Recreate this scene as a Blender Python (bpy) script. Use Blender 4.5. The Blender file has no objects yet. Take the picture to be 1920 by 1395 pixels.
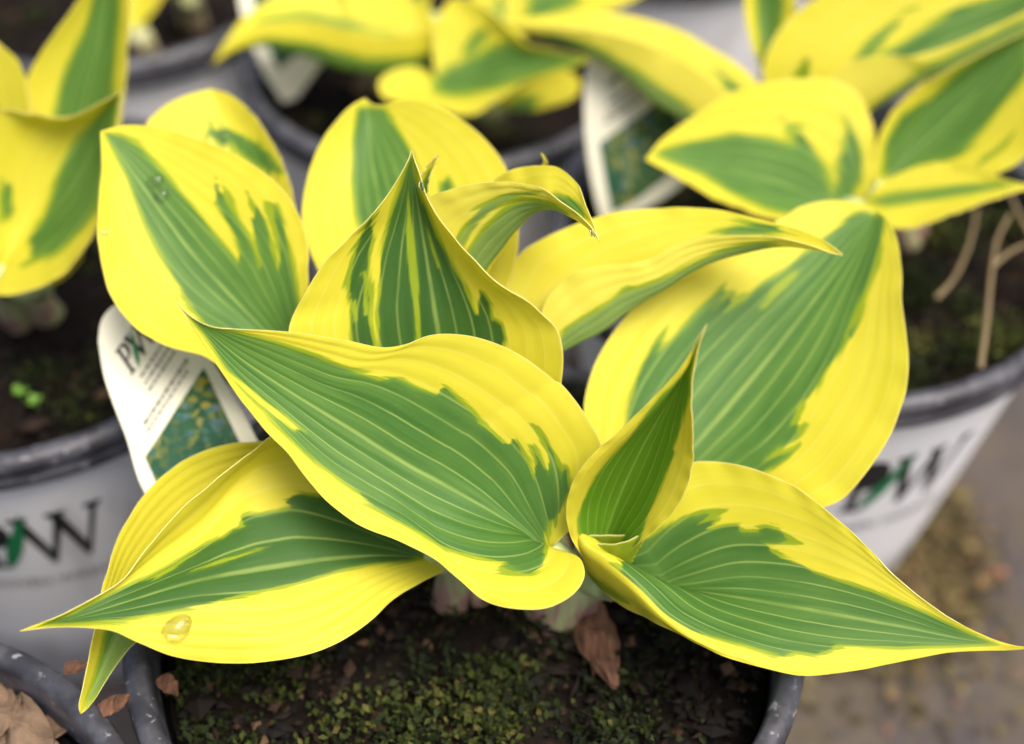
import bpy, bmesh, math, random
import numpy as np
from mathutils import Vector, Matrix

# ------------------------------------------------------------------ camera
SC = bpy.context.scene
COL = SC.collection
W, H, F = 1920.0, 1395.0, 2400.0          # photograph size and focal length in its pixels
PITCH = math.radians(45.0)
CAM = np.array([0.0, -0.2048, 0.4523])
FWD = np.array([0.0, math.cos(PITCH), -math.sin(PITCH)])
UP = np.array([0.0, math.sin(PITCH), math.cos(PITCH)])
RT = np.array([1.0, 0.0, 0.0])

cd = bpy.data.cameras.new('camera')
cd.sensor_width = 22.3
cd.lens = F / W * 22.3
cd.clip_start, cd.clip_end = 0.01, 60
cd.dof.use_dof = True
cd.dof.focus_distance = 0.312
cd.dof.aperture_fstop = cd.lens / 11.0
cd.dof.aperture_blades = 7
cam = bpy.data.objects.new('camera', cd)
cam.location = CAM
cam.rotation_euler = (math.pi / 2 - PITCH, 0, 0)
COL.objects.link(cam)
SC.camera = cam

# ------------------------------------------------------------------ light
SUN_EL, SUN_AZ = math.radians(66), math.radians(125)     # azimuth from +y, clockwise towards +x
world = bpy.data.worlds.new('World')
SC.world = world
world.use_nodes = True
wn = world.node_tree
bg = wn.nodes['Background']
sky = wn.nodes.new('ShaderNodeTexSky')
sky.sky_type = 'NISHITA'
sky.sun_disc = False
sky.sun_elevation = SUN_EL
sky.sun_rotation = SUN_AZ
sky.air_density = 0.8
sky.dust_density = 6.0
sky.ozone_density = 0.4
wn.links.new(sky.outputs[0], bg.inputs[0])
bg.inputs[1].default_value = 0.10
sd_ = bpy.data.lights.new('sun', 'SUN')
sd_.energy = 1.5
sd_.angle = math.radians(32)
sd_.color = (1.0, 0.96, 0.90)
sun = bpy.data.objects.new('sun', sd_)
dirv = Vector((math.sin(SUN_AZ) * math.cos(SUN_EL), math.cos(SUN_AZ) * math.cos(SUN_EL), math.sin(SUN_EL)))
sun.rotation_euler = dirv.to_track_quat('Z', 'Y').to_euler()
sun.location = dirv * 3
COL.objects.link(sun)
vs = SC.view_settings
vs.view_transform = 'Standard'
vs.look = 'None'
vs.exposure = 1.15
vs.gamma = 1.0
SC.render.engine = 'CYCLES'
SC.cycles.use_denoising = True
SC.cycles.max_bounces = 10
SC.cycles.transparent_max_bounces = 8

rnd = random.Random(7)
rng = np.random.default_rng(11)

# ------------------------------------------------------------------ helpers
def at(px, py, d):
    """world point seen at photograph pixel px,py at a depth of d millimetres"""
    d = d / 1000.0
    return CAM + d * (FWD + RT * (px - W / 2) / F + UP * (H / 2 - py) / F)

def project(P):
    R = P - CAM
    z = R @ FWD
    return np.stack([W / 2 + F * (R @ RT) / z, H / 2 - F * (R @ UP) / z], -1)

def on_plane(px, py, z):
    r = FWD + RT * (px - W / 2) / F + UP * (H / 2 - py) / F
    return CAM + r * ((z - CAM[2]) / r[2])

def Z(ox, oy, s, *pts):
    return [(x / s + ox, y / s + oy) for x, y in pts]

def mesh_obj(name, V, Fc, mats, parent=None, smooth=True):
    me = bpy.data.meshes.new(name)
    me.from_pydata([tuple(v) for v in V], [], Fc)
    for m in (mats if isinstance(mats, (list, tuple)) else [mats]):
        me.materials.append(m)
    if smooth:
        me.polygons.foreach_set('use_smooth', [True] * len(me.polygons))
    me.update()
    o = bpy.data.objects.new(name, me)
    COL.objects.link(o)
    if parent is not None:
        o.parent = parent
        o.matrix_parent_inverse = Matrix.Translation(-Vector(parent.location)) if parent.type == 'EMPTY' else Matrix()
        if parent.parent is not None and parent.type != 'EMPTY':
            o.matrix_parent_inverse = Matrix.Translation(-Vector(parent.parent.location)) @ Matrix.Translation(Vector(parent.parent.location))
    return o

def empty(name, loc, label, cat, group=None):
    o = bpy.data.objects.new(name, None)
    o.empty_display_size = 0.02
    o.location = [float(v) for v in loc]
    COL.objects.link(o)
    tag(o, label, cat, group)
    return o

def tag(o, label=None, cat=None, group=None, kind=None):
    if label: o['label'] = label
    if cat: o['category'] = cat
    if group: o['group'] = group
    if kind: o['kind'] = kind
    return o

# ------------------------------------------------------------------ materials
class NT:
    def __init__(s, name):
        s.m = bpy.data.materials.new(name)
        s.m.use_nodes = True
        s.t = s.m.node_tree
        s.b = s.t.nodes['Principled BSDF']
        s.out = s.t.nodes['Material Output']
    def n(s, typ, **kw):
        nd = s.t.nodes.new(typ)
        for k, v in kw.items():
            setattr(nd, k, v)
        return nd
    def l(s, a, b):
        s.t.links.new(a, b)
    def math(s, op, a, b=None, c=None):
        nd = s.n('ShaderNodeMath', operation=op)
        for i, x in enumerate((a, b, c)):
            if x is None: continue
            if isinstance(x, (int, float)): nd.inputs[i].default_value = x
            else: s.l(x, nd.inputs[i])
        return nd.outputs[0]
    def smooth(s, x, lo, hi, a=0.0, b=1.0):
        nd = s.n('ShaderNodeMapRange', interpolation_type='SMOOTHSTEP')
        s.l(x, nd.inputs[0])
        for i, v in zip((1, 2, 3, 4), (lo, hi, a, b)):
            nd.inputs[i].default_value = v
        return nd.outputs[0]
    def mix(s, f, a, b, mode='MIX'):
        nd = s.n('ShaderNodeMix', data_type='RGBA', blend_type=mode)
        for sock, x in ((nd.inputs[0], f), (nd.inputs[6], a), (nd.inputs[7], b)):
            if isinstance(x, (int, float)): sock.default_value = x
            elif isinstance(x, tuple): sock.default_value = (*x, 1)
            else: s.l(x, sock)
        return nd.outputs[2]
    def noise(s, vec, scale, detail=3, rough=0.5):
        nd = s.n('ShaderNodeTexNoise')
        nd.inputs['Scale'].default_value = scale
        nd.inputs['Detail'].default_value = detail
        nd.inputs['Roughness'].default_value = rough
        if vec is not None: s.l(vec, nd.inputs['Vector'])
        return nd.outputs['Fac']
    def mapping(s, vec, scale, loc=(0, 0, 0)):
        nd = s.n('ShaderNodeMapping')
        s.l(vec, nd.inputs[0])
        nd.inputs['Scale'].default_value = scale
        nd.inputs['Location'].default_value = loc
        return nd.outputs[0]
    def attr(s, name):
        nd = s.n('ShaderNodeAttribute', attribute_name=name)
        return nd.outputs['Fac']
    def pos(s):
        return s.n('ShaderNodeNewGeometry').outputs['Position']
    def ramp(s, f, stops):
        nd = s.n('ShaderNodeValToRGB')
        e = nd.color_ramp.elements
        e[0].position, e[0].color = stops[0][0], (*stops[0][1], 1)
        e[1].position, e[1].color = stops[-1][0], (*stops[-1][1], 1)
        for p, c in stops[1:-1]:
            x = e.new(p); x.color = (*c, 1)
        s.l(f, nd.inputs[0])
        return nd.outputs[0]
    def bump(s, h, strength, dist):
        nd = s.n('ShaderNodeBump')
        nd.inputs['Strength'].default_value = strength
        nd.inputs['Distance'].default_value = dist
        s.l(h, nd.inputs['Height'])
        s.l(nd.outputs[0], s.b.inputs['Normal'])
        return nd.outputs[0]

YEL, YEL2 = (0.78, 0.695, 0.036), (0.85, 0.785, 0.085)
def leaf_material(name, lime=0.0):
    k = NT(name)
    uv = k.n('ShaderNodeUVMap', uv_map='leaf').outputs[0]
    sep = k.n('ShaderNodeSeparateXYZ'); k.l(uv, sep.inputs[0])
    u, v01 = sep.outputs[0], sep.outputs[1]
    cmb = k.n('ShaderNodeCombineXYZ')
    k.l(u, cmb.inputs[0]); k.l(v01, cmb.inputs[1])
    k.l(k.math('MULTIPLY', k.n('ShaderNodeObjectInfo').outputs['Random'], 40.0), cmb.inputs[2])
    uv = cmb.outputs[0]
    streak = k.noise(k.mapping(uv, (4, 60, 1)), 1.0, 4, 0.6)
    streak2 = k.noise(k.mapping(uv, (3, 26, 1), (5, 3, 0)), 1.0, 3, 0.5)
    jag = k.noise(k.mapping(uv, (11, 150, 1), (2, 9, 0)), 1.0, 4, 0.65)
    jag = k.math('SUBTRACT', jag, 0.5)
    wob = k.noise(k.mapping(uv, (14, 5, 1), (1, 4, 0)), 1.0, 2)
    g = k.smooth(k.math('MULTIPLY_ADD', jag, 0.75, k.attr('green')), 0.40, 0.60)
    g2 = k.smooth(k.math('MULTIPLY_ADD', jag, 1.15, k.attr('lime')), 0.36, 0.66)
    # veins
    v = k.math('MULTIPLY_ADD', v01, 2.0, -1.0)
    v = k.math('MULTIPLY_ADD', k.math('SUBTRACT', wob, 0.5), 0.012, v)
    av = k.math('ABSOLUTE', v)
    w = k.math('MULTIPLY', av, k.attr('veins'))
    fr = k.math('ABSOLUTE', k.math('SUBTRACT', k.math('FRACT', k.math('ADD', w, 0.5)), 0.5))
    vein = k.smooth(fr, 0.012, 0.085, 1.0, 0.0)
    broad = k.smooth(fr, 0.05, 0.45, 1.0, 0.0)
    mid = k.smooth(av, 0.004, 0.03, 1.0, 0.0)
    vein = k.math('MAXIMUM', vein, mid)
    vein = k.math('MULTIPLY', vein, k.smooth(k.noise(k.mapping(uv, (6, 14, 1), (8, 1, 0)), 1.0, 2), 0.3, 0.6, 0.45, 1.0))
    cells = k.noise(k.mapping(uv, (150, 190, 1)), 1.0, 2)
    yel = k.mix(streak2, YEL, YEL2)
    yel = k.mix(k.math('MULTIPLY', k.smooth(streak, 0.52, 0.75), 0.25), yel, (0.66, 0.62, 0.03))
    ybl = k.noise(k.mapping(uv, (4.5, 5.5, 1), (7, 2, 0)), 1.0, 4, 0.6)
    yel = k.mix(k.smooth(ybl, 0.42, 0.72, 0, 0.30), yel, (0.66, 0.635, 0.022))
    yel = k.mix(k.smooth(u, 0.0, 0.30, 0.22, 0.0), yel, (0.60, 0.62, 0.03))
    yel = k.mix(k.math('MULTIPLY', vein, 0.30), yel, (0.93, 0.80, 0.22))
    lim = k.mix(streak, (0.26, 0.40, 0.02), (0.46, 0.53, 0.03))
    grn = k.mix(k.smooth(streak2, 0.3, 0.7), (0.070, 0.198, 0.032), (0.128, 0.275, 0.046))
    grn = k.mix(k.smooth(streak, 0.55, 0.72, 0, 0.55), grn, (0.195, 0.360, 0.048))
    grn = k.mix(k.math('MULTIPLY', k.smooth(cells, 0.4, 0.7), 0.18), grn, (0.13, 0.33, 0.09))
    blot = k.noise(k.mapping(uv, (3.2, 2.6, 1), (3, 3, 0)), 1.0, 3, 0.55)
    grn = k.mix(k.smooth(blot, 0.45, 0.68, 0, 0.45), grn, (0.160, 0.315, 0.058))
    if lime:
        grn = k.mix(lime, grn, (0.18, 0.40, 0.012))
    fea = k.math('MULTIPLY', k.smooth(k.attr('green'), 0.58, 1.0, 1.0, 0.0), k.smooth(k.math('ADD', streak2, k.math('MULTIPLY', jag, 0.5)), 0.46, 0.54))
    grn = k.mix(k.math('MULTIPLY', fea, 0.55), grn, (0.22, 0.39, 0.045))
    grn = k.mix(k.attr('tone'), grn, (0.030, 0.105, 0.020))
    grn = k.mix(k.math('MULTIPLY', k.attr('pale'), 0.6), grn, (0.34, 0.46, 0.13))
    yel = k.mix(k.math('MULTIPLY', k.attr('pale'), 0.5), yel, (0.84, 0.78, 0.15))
    grn = k.mix(k.math('MULTIPLY', vein, 0.55), grn, (0.50, 0.64, 0.16))
    col = k.mix(g2, yel, lim)
    col = k.mix(g, col, grn)
    spk = k.n('ShaderNodeTexVoronoi'); spk.inputs['Scale'].default_value = 1.0
    k.l(k.mapping(uv, (9, 7, 1)), spk.inputs['Vector'])
    sps = k.n('ShaderNodeSeparateColor'); k.l(spk.outputs['Color'], sps.inputs[0])
    speck = k.math('MULTIPLY', k.smooth(spk.outputs['Distance'], 0.018, 0.045, 0.8, 0.0), k.smooth(sps.outputs[0], 0.80, 0.82))
    col = k.mix(speck, col, (0.10, 0.07, 0.02))
    edge = k.smooth(av, 0.982, 1.0, 0.0, 0.5)
    col = k.mix(edge, col, (0.90, 0.78, 0.25))
    k.l(col, k.b.inputs['Base Color'])
    k.b.inputs['Roughness'].default_value = 0.48
    k.b.inputs['Specular IOR Level'].default_value = 0.25
    hgt = k.math('ADD', k.math('MULTIPLY', broad, -0.6), k.math('MULTIPLY', cells, 0.12))
    nrm = k.bump(hgt, 0.11, 0.0006)
    tr = k.n('ShaderNodeBsdfTranslucent')
    k.l(k.mix(0.35, col, (0.60, 0.62, 0.02)), tr.inputs[0])
    k.l(nrm, tr.inputs['Normal'])
    ms = k.n('ShaderNodeMixShader')
    ms.inputs[0].default_value = 0.47
    k.l(k.b.outputs[0], ms.inputs[1]); k.l(tr.outputs[0], ms.inputs[2])
    k.l(ms.outputs[0], k.out.inputs[0])
    return k.m

M = {}
M['leaf'] = leaf_material('variegated_leaf')
M['young'] = leaf_material('young_leaf', 0.75)
def simple(name, col, rough=0.5, spec=0.4, scale=60, var=0.25, bump=0.0, dist=0.0005):
    k = NT(name)
    n = k.noise(k.pos(), scale, 5, 0.6)
    k.l(k.mix(n, tuple(c * (1 - var) for c in col), tuple(min(1, c * (1 + var)) for c in col)), k.b.inputs['Base Color'])
    k.b.inputs['Roughness'].default_value = rough
    k.b.inputs['Specular IOR Level'].default_value = spec
    if bump: k.bump(n, bump, dist)
    return k.m
k = NT('leaf_margin')
k.b.inputs['Base Color'].default_value = (0.93, 0.86, 0.36, 1); k.b.inputs['Roughness'].default_value = 0.5
tr = k.n('ShaderNodeBsdfTranslucent'); tr.inputs[0].default_value = (0.96, 0.90, 0.38, 1)
ms = k.n('ShaderNodeMixShader'); ms.inputs[0].default_value = 0.55
k.l(k.b.outputs[0], ms.inputs[1]); k.l(tr.outputs[0], ms.inputs[2]); k.l(ms.outputs[0], k.out.inputs[0])
M['leaf_rim'] = k.m

k = NT('petiole')
sz = k.n('ShaderNodeSeparateXYZ'); k.l(k.pos(), sz.inputs[0])
nz = k.noise(k.mapping(k.pos(), (400, 400, 60)), 1.0, 3)
c = k.mix(nz, (0.36, 0.46, 0.16), (0.50, 0.56, 0.28))
pink = k.math('MULTIPLY', k.smooth(sz.outputs[2], 0.150, 0.182, 1.0, 0.0), k.smooth(nz, 0.3, 0.6))
c = k.mix(pink, c, (0.36, 0.17, 0.16))
k.l(c, k.b.inputs['Base Color']); k.b.inputs['Roughness'].default_value = 0.45
M['petiole'] = k.m

k = NT('pot_white')
n1 = k.noise(k.pos(), 30, 5, 0.6); n2 = k.noise(k.mapping(k.pos(), (60, 60, 14)), 1.0, 4)
c = k.mix(n1, (0.78, 0.78, 0.78), (0.86, 0.86, 0.86))
c = k.mix(k.smooth(n2, 0.52, 0.78, 0, 0.55), c, (0.34, 0.31, 0.26))
k.l(c, k.b.inputs['Base Color']); k.b.inputs['Roughness'].default_value = 0.42
M['pot_white'] = k.m
k = NT('pot_rim_grey')
n1 = k.noise(k.pos(), 90, 5, 0.6); n2 = k.noise(k.pos(), 260, 3, 0.6)
c = k.mix(k.smooth(n1, 0.35, 0.7), (0.026, 0.026, 0.031), (0.088, 0.088, 0.102))
c = k.mix(k.smooth(n2, 0.60, 0.72, 0, 0.75), c, (0.30, 0.30, 0.31))
k.l(c, k.b.inputs['Base Color']); k.b.inputs['Roughness'].default_value = 0.45
k.bump(n2, 0.25, 0.0004)
M['pot_rim'] = k.m
M['pot_black'] = simple('pot_black', (0.018, 0.018, 0.02), 0.5, 0.4, 120, 0.5)
M['ink'] = simple('black_print', (0.012, 0.012, 0.013), 0.5)
M['ink_grey'] = simple('grey_print', (0.16, 0.15, 0.13), 0.6)
M['ink_green'] = simple('green_print', (0.010, 0.17, 0.060), 0.5)
M['card'] = simple('tag_card', (0.64, 0.62, 0.49), 0.5, 0.25, 40, 0.06)
k = NT('tag_picture')
vo = k.n('ShaderNodeTexVoronoi'); vo.inputs['Scale'].default_value = 520
k.l(k.pos(), vo.inputs['Vector'])
sp = k.n('ShaderNodeSeparateColor'); k.l(vo.outputs['Color'], sp.inputs[0])
pn = k.noise(k.pos(), 55, 4, 0.6)
c = k.ramp(sp.outputs[0], [(0.0, (0.01, 0.055, 0.028)), (0.35, (0.03, 0.09, 0.032)), (0.55, (0.14, 0.17, 0.03)), (0.72, (0.28, 0.24, 0.03)), (0.86, (0.04, 0.12, 0.09)), (1.0, (0.10, 0.15, 0.21))])
c = k.mix(k.smooth(pn, 0.40, 0.60, 0.9, 0.0), c, (0.012, 0.07, 0.035))
k.l(c, k.b.inputs['Base Color']); k.b.inputs['Roughness'].default_value = 0.6; k.b.inputs['Specular IOR Level'].default_value = 0.15
M['picture'] = k.m

k = NT('potting_soil')
n1 = k.noise(k.pos(), 160, 6, 0.7); n2 = k.noise(k.pos(), 45, 3)
c = k.ramp(n1, [(0.35, (0.003, 0.002, 0.0015)), (0.55, (0.009, 0.0055, 0.0035)), (0.8, (0.035, 0.019, 0.010))])
k.l(c, k.b.inputs['Base Color']); k.b.inputs['Roughness'].default_value = 0.9
k.b.inputs['Specular IOR Level'].default_value = 0.15
k.bump(n1, 0.9, 0.002)
M['soil'] = k.m
def tinted(name, stops, rough=0.8, trans=0.0):
    k = NT(name)
    c = k.ramp(k.attr('tint'), stops)
    k.l(c, k.b.inputs['Base Color']); k.b.inputs['Roughness'].default_value = rough
    k.b.inputs['Specular IOR Level'].default_value = 0.2
    if trans:
        tr = k.n('ShaderNodeBsdfTranslucent'); k.l(c, tr.inputs[0])
        ms = k.n('ShaderNodeMixShader'); ms.inputs[0].default_value = trans
        k.l(k.b.outputs[0], ms.inputs[1]); k.l(tr.outputs[0], ms.inputs[2]); k.l(ms.outputs[0], k.out.inputs[0])
    return k.m
M['moss'] = tinted('moss', [(0.0, (0.007, 0.011, 0.003)), (0.45, (0.026, 0.038, 0.007)), (0.8, (0.060, 0.076, 0.012)), (1.0, (0.13, 0.11, 0.03))], 0.7, 0.25)
M['crumb'] = tinted('soil_crumbs', [(0.0, (0.004, 0.003, 0.002)), (0.7, (0.013, 0.008, 0.005)), (0.94, (0.040, 0.021, 0.012)), (1.0, (0.11, 0.066, 0.038))])
k = NT('bark')
nb = k.noise(k.mapping(k.pos(), (500, 90, 300)), 1.0, 5, 0.65)
k.l(k.ramp(nb, [(0.3, (0.035, 0.015, 0.008)), (0.55, (0.15, 0.066, 0.032)), (0.8, (0.33, 0.19, 0.11))]), k.b.inputs['Base Color'])
k.b.inputs['Roughness'].default_value = 0.85
k.bump(nb, 0.8, 0.0012)
M['bark'] = k.m
M['straw'] = simple('dry_stem', (0.19, 0.14, 0.07), 0.7, 0.3, 300, 0.4)
M['deadleaf'] = simple('dead_leaf', (0.17, 0.115, 0.075), 0.85, 0.15, 220, 0.75, 0.8, 0.002)
M['seedling'] = simple('seedling', (0.13, 0.27, 0.03), 0.5, 0.3, 100, 0.3)
k = NT('ground_mat')
n1 = k.noise(k.pos(), 26, 6, 0.65); n2 = k.noise(k.pos(), 130, 4, 0.6); n3 = k.noise(k.mapping(k.pos(), (9, 9, 9), (3, 7, 0)), 1.0, 5, 0.6)
c = k.mix(k.smooth(n1, 0.35, 0.65), (0.048, 0.040, 0.040), (0.076, 0.061, 0.053))
c = k.mix(k.smooth(n3, 0.42, 0.62, 0, 0.7), c, (0.085, 0.066, 0.036))
c = k.mix(k.smooth(n2, 0.50, 0.72, 0, 0.6), c, (0.055, 0.048, 0.058))
k.l(c, k.b.inputs['Base Color']); k.b.inputs['Roughness'].default_value = 0.85
k.bump(n2, 0.5, 0.002)
M['ground'] = k.m
k = NT('water')
k.b.inputs['Base Color'].default_value = (1, 1, 1, 1)
k.b.inputs['Transmission Weight'].default_value = 1.0
k.b.inputs['IOR'].default_value = 1.33
k.b.inputs['Roughness'].default_value = 0.0
M['water'] = k.m

# ------------------------------------------------------------------ ground
def build_ground():
    n = 40
    xs = np.linspace(-1, 1, n) ** 3 * 6
    V = [(x, y + 0.4, 0.0) for y in xs for x in xs]
    Fc = [(j * n + i, j * n + i + 1, (j + 1) * n + i + 1, (j + 1) * n + i) for j in range(n - 1) for i in range(n - 1)]
    o = mesh_obj('ground', V, Fc, M['ground'])
    tag(o, 'brown weathered nursery ground matting under the pots', 'ground', kind='structure')
build_ground()

# ------------------------------------------------------------------ pots
ZR, ZS = 0.165, 0.144
def lathe(name, prof, cx, cy, mat, parent, seg=96, cap=False):
    V, Fc = [], []
    n = len(prof)
    for i in range(seg):
        a = 2 * math.pi * i / seg
        for r, z in prof:
            V.append((cx + r * math.sin(a), cy - r * math.cos(a), z))
    for i in range(seg):
        j = (i + 1) % seg
        for q in range(n - 1):
            Fc.append((i * n + q, j * n + q, j * n + q + 1, i * n + q + 1))
    if cap:
        Fc.append(tuple(i * n for i in range(seg)))
    return mesh_obj(name, V, Fc, mat, parent)

def outer_r(R, z):                     # outer wall radius at height z
    return R * (0.70 + 0.245 * z / 0.152)

def wrap(R, cx, cy, a, z, lift=0.0004):
    r = outer_r(R, z) + lift
    return (cx + r * math.sin(a), cy - r * math.cos(a), z)

def poly_on_pot(name, polys, R, cx, cy, a0, z0, sc, mat, parent, shear=0.0):
    bm = bmesh.new()
    for poly in polys:
        pts = []
        for i in range(len(poly)):
            x0, y0 = poly[i]; x1, y1 = poly[(i + 1) % len(poly)]
            m = max(1, int(math.hypot(x1 - x0, y1 - y0) / 0.12))
            for q in range(m):
                pts.append((x0 + (x1 - x0) * q / m, y0 + (y1 - y0) * q / m))
        vs_ = [bm.verts.new((x, y, 0)) for x, y in pts]
        bm.faces.new(vs_)
    bmesh.ops.triangulate(bm, faces=bm.faces[:])
    for v in bm.verts:
        v.co = wrap(R, cx, cy, a0 + 0.70 * v.co.x * sc / R, z0 + v.co.y * sc)
    me = bpy.data.meshes.new(name); bm.to_mesh(me); bm.free()
    me.materials.append(mat)
    o = bpy.data.objects.new(name, me); COL.objects.link(o)
    o.parent = parent
    o.matrix_parent_inverse = Matrix.Translation(-Vector(parent.location))
    return o

# serif letter outlines, unit height 1
# P with its bowl open: outer run then inner run back
P_OUT = [(0, 0), (.34, 0), (.34, .06), (.26, .09), (.26, .92), (.40, .91), (.47, .80), (.48, .64), (.40, .53), (.27, .52), (.27, .44), (.42, .44), (.58, .51), (.66, .64), (.65, .81), (.56, .94), (.41, 1.0), (0, 1.0), (0, .94), (.09, .91), (.09, .09), (0, .06)]
W_OUT = [(0, .95), (0, 1), (.34, 1), (.34, .95), (.27, .92), (.50, .26), (.72, .82), (.69, .92), (.62, .95), (.62, 1), (.96, 1), (.96, .95), (.89, .92), (1.12, .26), (1.36, .90), (1.26, .95), (1.26, 1), (1.56, 1), (1.56, .95), (1.46, .90), (1.11, 0), (1.04, 0), (.79, .66), (.50, 0), (.42, 0), (.07, .92)]
SWOOSH = [(-.16, -.02), (.02, .10), (.22, .32), (.36, .58), (.46, .86), (.48, 1.12), (.38, .95), (.20, .72), (.02, .50), (-.12, .24)]

def text_mesh(txt, size):
    cu = bpy.data.curves.new('t', 'FONT'); cu.body = txt; cu.size = size
    ob = bpy.data.objects.new('t', cu); COL.objects.link(ob)
    dg = bpy.context.evaluated_depsgraph_get(); dg.update()
    me = bpy.data.meshes.new_from_object(ob.evaluated_get(dg))
    bpy.data.objects.remove(ob); bpy.data.curves.remove(cu)
    return me

def logo_on_pot(pot, R, cx, cy, a0, z0, sc):
    LX = 0.70 * sc / R
    poly_on_pot('letter', [P_OUT], R, cx, cy, a0 - 0.72 * LX, z0, sc, M['ink'], pot)
    poly_on_pot('letter', [W_OUT], R, cx, cy, a0, z0, sc, M['ink'], pot)
    o = poly_on_pot('leaf_emblem', [SWOOSH], R, cx, cy, a0 - 0.22 * LX, z0, sc, M['ink_green'], pot)
    for v in o.data.vertices:
        d = Vector((v.co.x - cx, v.co.y - cy, 0)).normalized() * 0.0003
        v.co += d
    me = text_mesh('PROVEN WINNERS', 0.24)
    w = max(v.co.x for v in me.vertices)
    for v in me.vertices:
        x, y = v.co.x - w / 2 + 0.26, v.co.y - 0.46
        v.co = wrap(R, cx, cy, a0 + x * sc / R, z0 + y * sc)
    me.materials.append(M['ink_grey'])
    t = bpy.data.objects.new('small_lettering', me); COL.objects.link(t)
    t.parent = pot; t.matrix_parent_inverse = Matrix.Translation(-Vector(pot.location))

POTS = {}
def soil_surface(pot, R, cx, cy, seed, mat='soil', bumpy=0.0035):
    r_ = np.random.default_rng(seed)
    nr, na = 26, 72
    V = [(cx, cy, ZS + 0.004)]
    ph = r_.uniform(0, 6.28, (8, 2)); fq = r_.uniform(40, 190, (8, 2))
    for i in range(1, nr + 1):
        for j in range(na):
            a = 2 * math.pi * j / na; r = R * 0.905 * i / nr
            x, y = r * math.cos(a), r * math.sin(a)
            h = sum(math.sin(fq[q, 0] * x + ph[q, 0]) * math.sin(fq[q, 1] * y + ph[q, 1]) for q in range(8)) / 8
            V.append((cx + x, cy + y, ZS + bumpy * h * 2.2 + 0.004 * (1 - (i / nr) ** 2)))
    Fc = [(0, 1 + j, 1 + (j + 1) % na) for j in range(na)]
    for i in range(nr - 1):
        b = 1 + i * na
        Fc += [(b + j, b + na + j, b + na + (j + 1) % na, b + (j + 1) % na) for j in range(na)]
    o = mesh_obj('soil', V, Fc, M[mat], pot)
    o['kind'] = 'stuff'
    return o

def crumbs(pot, R, cx, cy, n, seed):
    r_ = np.random.default_rng(seed)
    octv = np.array([(1, 0, 0), (-1, 0, 0), (0, 1, 0), (0, -1, 0), (0, 0, 1), (0, 0, -1)], float)
    octf = [(0, 2, 4), (2, 1, 4), (1, 3, 4), (3, 0, 4), (2, 0, 5), (1, 2, 5), (3, 1, 5), (0, 3, 5)]
    V, Fc, T = [], [], []
    for q in range(n):
        r = R * 0.88 * math.sqrt(r_.random()); a = r_.random() * 6.283
        s = r_.uniform(0.0006, 0.0021) * (1.6 if r_.random() < .12 else 1)
        sc = np.array([s * r_.uniform(.7, 1.9), s * r_.uniform(.6, 1.2), s * r_.uniform(.4, .9)])
        pts = octv * sc * r_.uniform(.7, 1.3, (6, 1))
        th = r_.random() * 6.283; c_, s_ = math.cos(th), math.sin(th)
        pts = pts @ np.array([[c_, -s_, 0], [s_, c_, 0], [0, 0, 1]])
        pts += (cx + r * math.cos(a), cy + r * math.sin(a), ZS + 0.0035 + r_.uniform(-.002, .0035))
        b = len(V); V += list(pts); Fc += [tuple(b + i for i in f) for f in octf]
        T += [r_.random() ** 1.3] * 6
    o = mesh_obj('soil_crumbs', V, Fc, M['crumb'], pot, smooth=False)
    at_ = o.data.attributes.new('tint', 'FLOAT', 'POINT'); at_.data.foreach_set('value', T)
    o['kind'] = 'stuff'

def moss(pot, R, cx, cy, n, seed, clumps, spread=0.016, size=1.0):
    """small moss leaflets gathered in cushions"""
    r_ = np.random.default_rng(seed)
    cen = []
    for _ in range(clumps):
        r = R * 0.86 * math.sqrt(r_.random()); a = r_.random() * 6.283
        cen.append((r * math.cos(a), r * math.sin(a), r_.uniform(0.4, 1.0) * spread, r_.uniform(-.42, .30)))
    V, Fc, T = [], [], []
    for q in range(n):
        ccx, ccy, cr, ct = cen[int(r_.integers(len(cen)))]
        dx, dy = r_.normal(0, cr * .5, 2)
        x, y = ccx + dx, ccy + dy
        if math.hypot(x, y) > R * 0.885: continue
        dome = max(0.0, 1 - (dx * dx + dy * dy) / (cr * cr)) * cr * 0.34
        z = ZS + 0.003 + dome + r_.uniform(-.001, .0022)
        l = r_.uniform(.0012, .0038) * size; w = l * r_.uniform(.18, .34)
        th = r_.random() * 6.283; ti = r_.uniform(0.2, 1.4)
        d = np.array([math.cos(th) * math.cos(ti), math.sin(th) * math.cos(ti), math.sin(ti)])
        s = np.array([-math.sin(th), math.cos(th), r_.uniform(-.5, .5)])
        p = np.array([cx + x, cy + y, z])
        b = len(V)
        V += [p, p + d * l * .5 + s * w, p + d * l + np.array([0, 0, -l * .15]), p + d * l * .5 - s * w]
        Fc += [(b, b + 1, b + 2), (b, b + 2, b + 3)]
        t = min(1, max(0, .45 + ct + r_.normal(0, .2)))
        T += [t] * 4
    o = mesh_obj('moss', V, Fc, M['moss'], pot, smooth=False)
    at_ = o.data.attributes.new('tint', 'FLOAT', 'POINT'); at_.data.foreach_set('value', T)
    o['kind'] = 'stuff'

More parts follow.
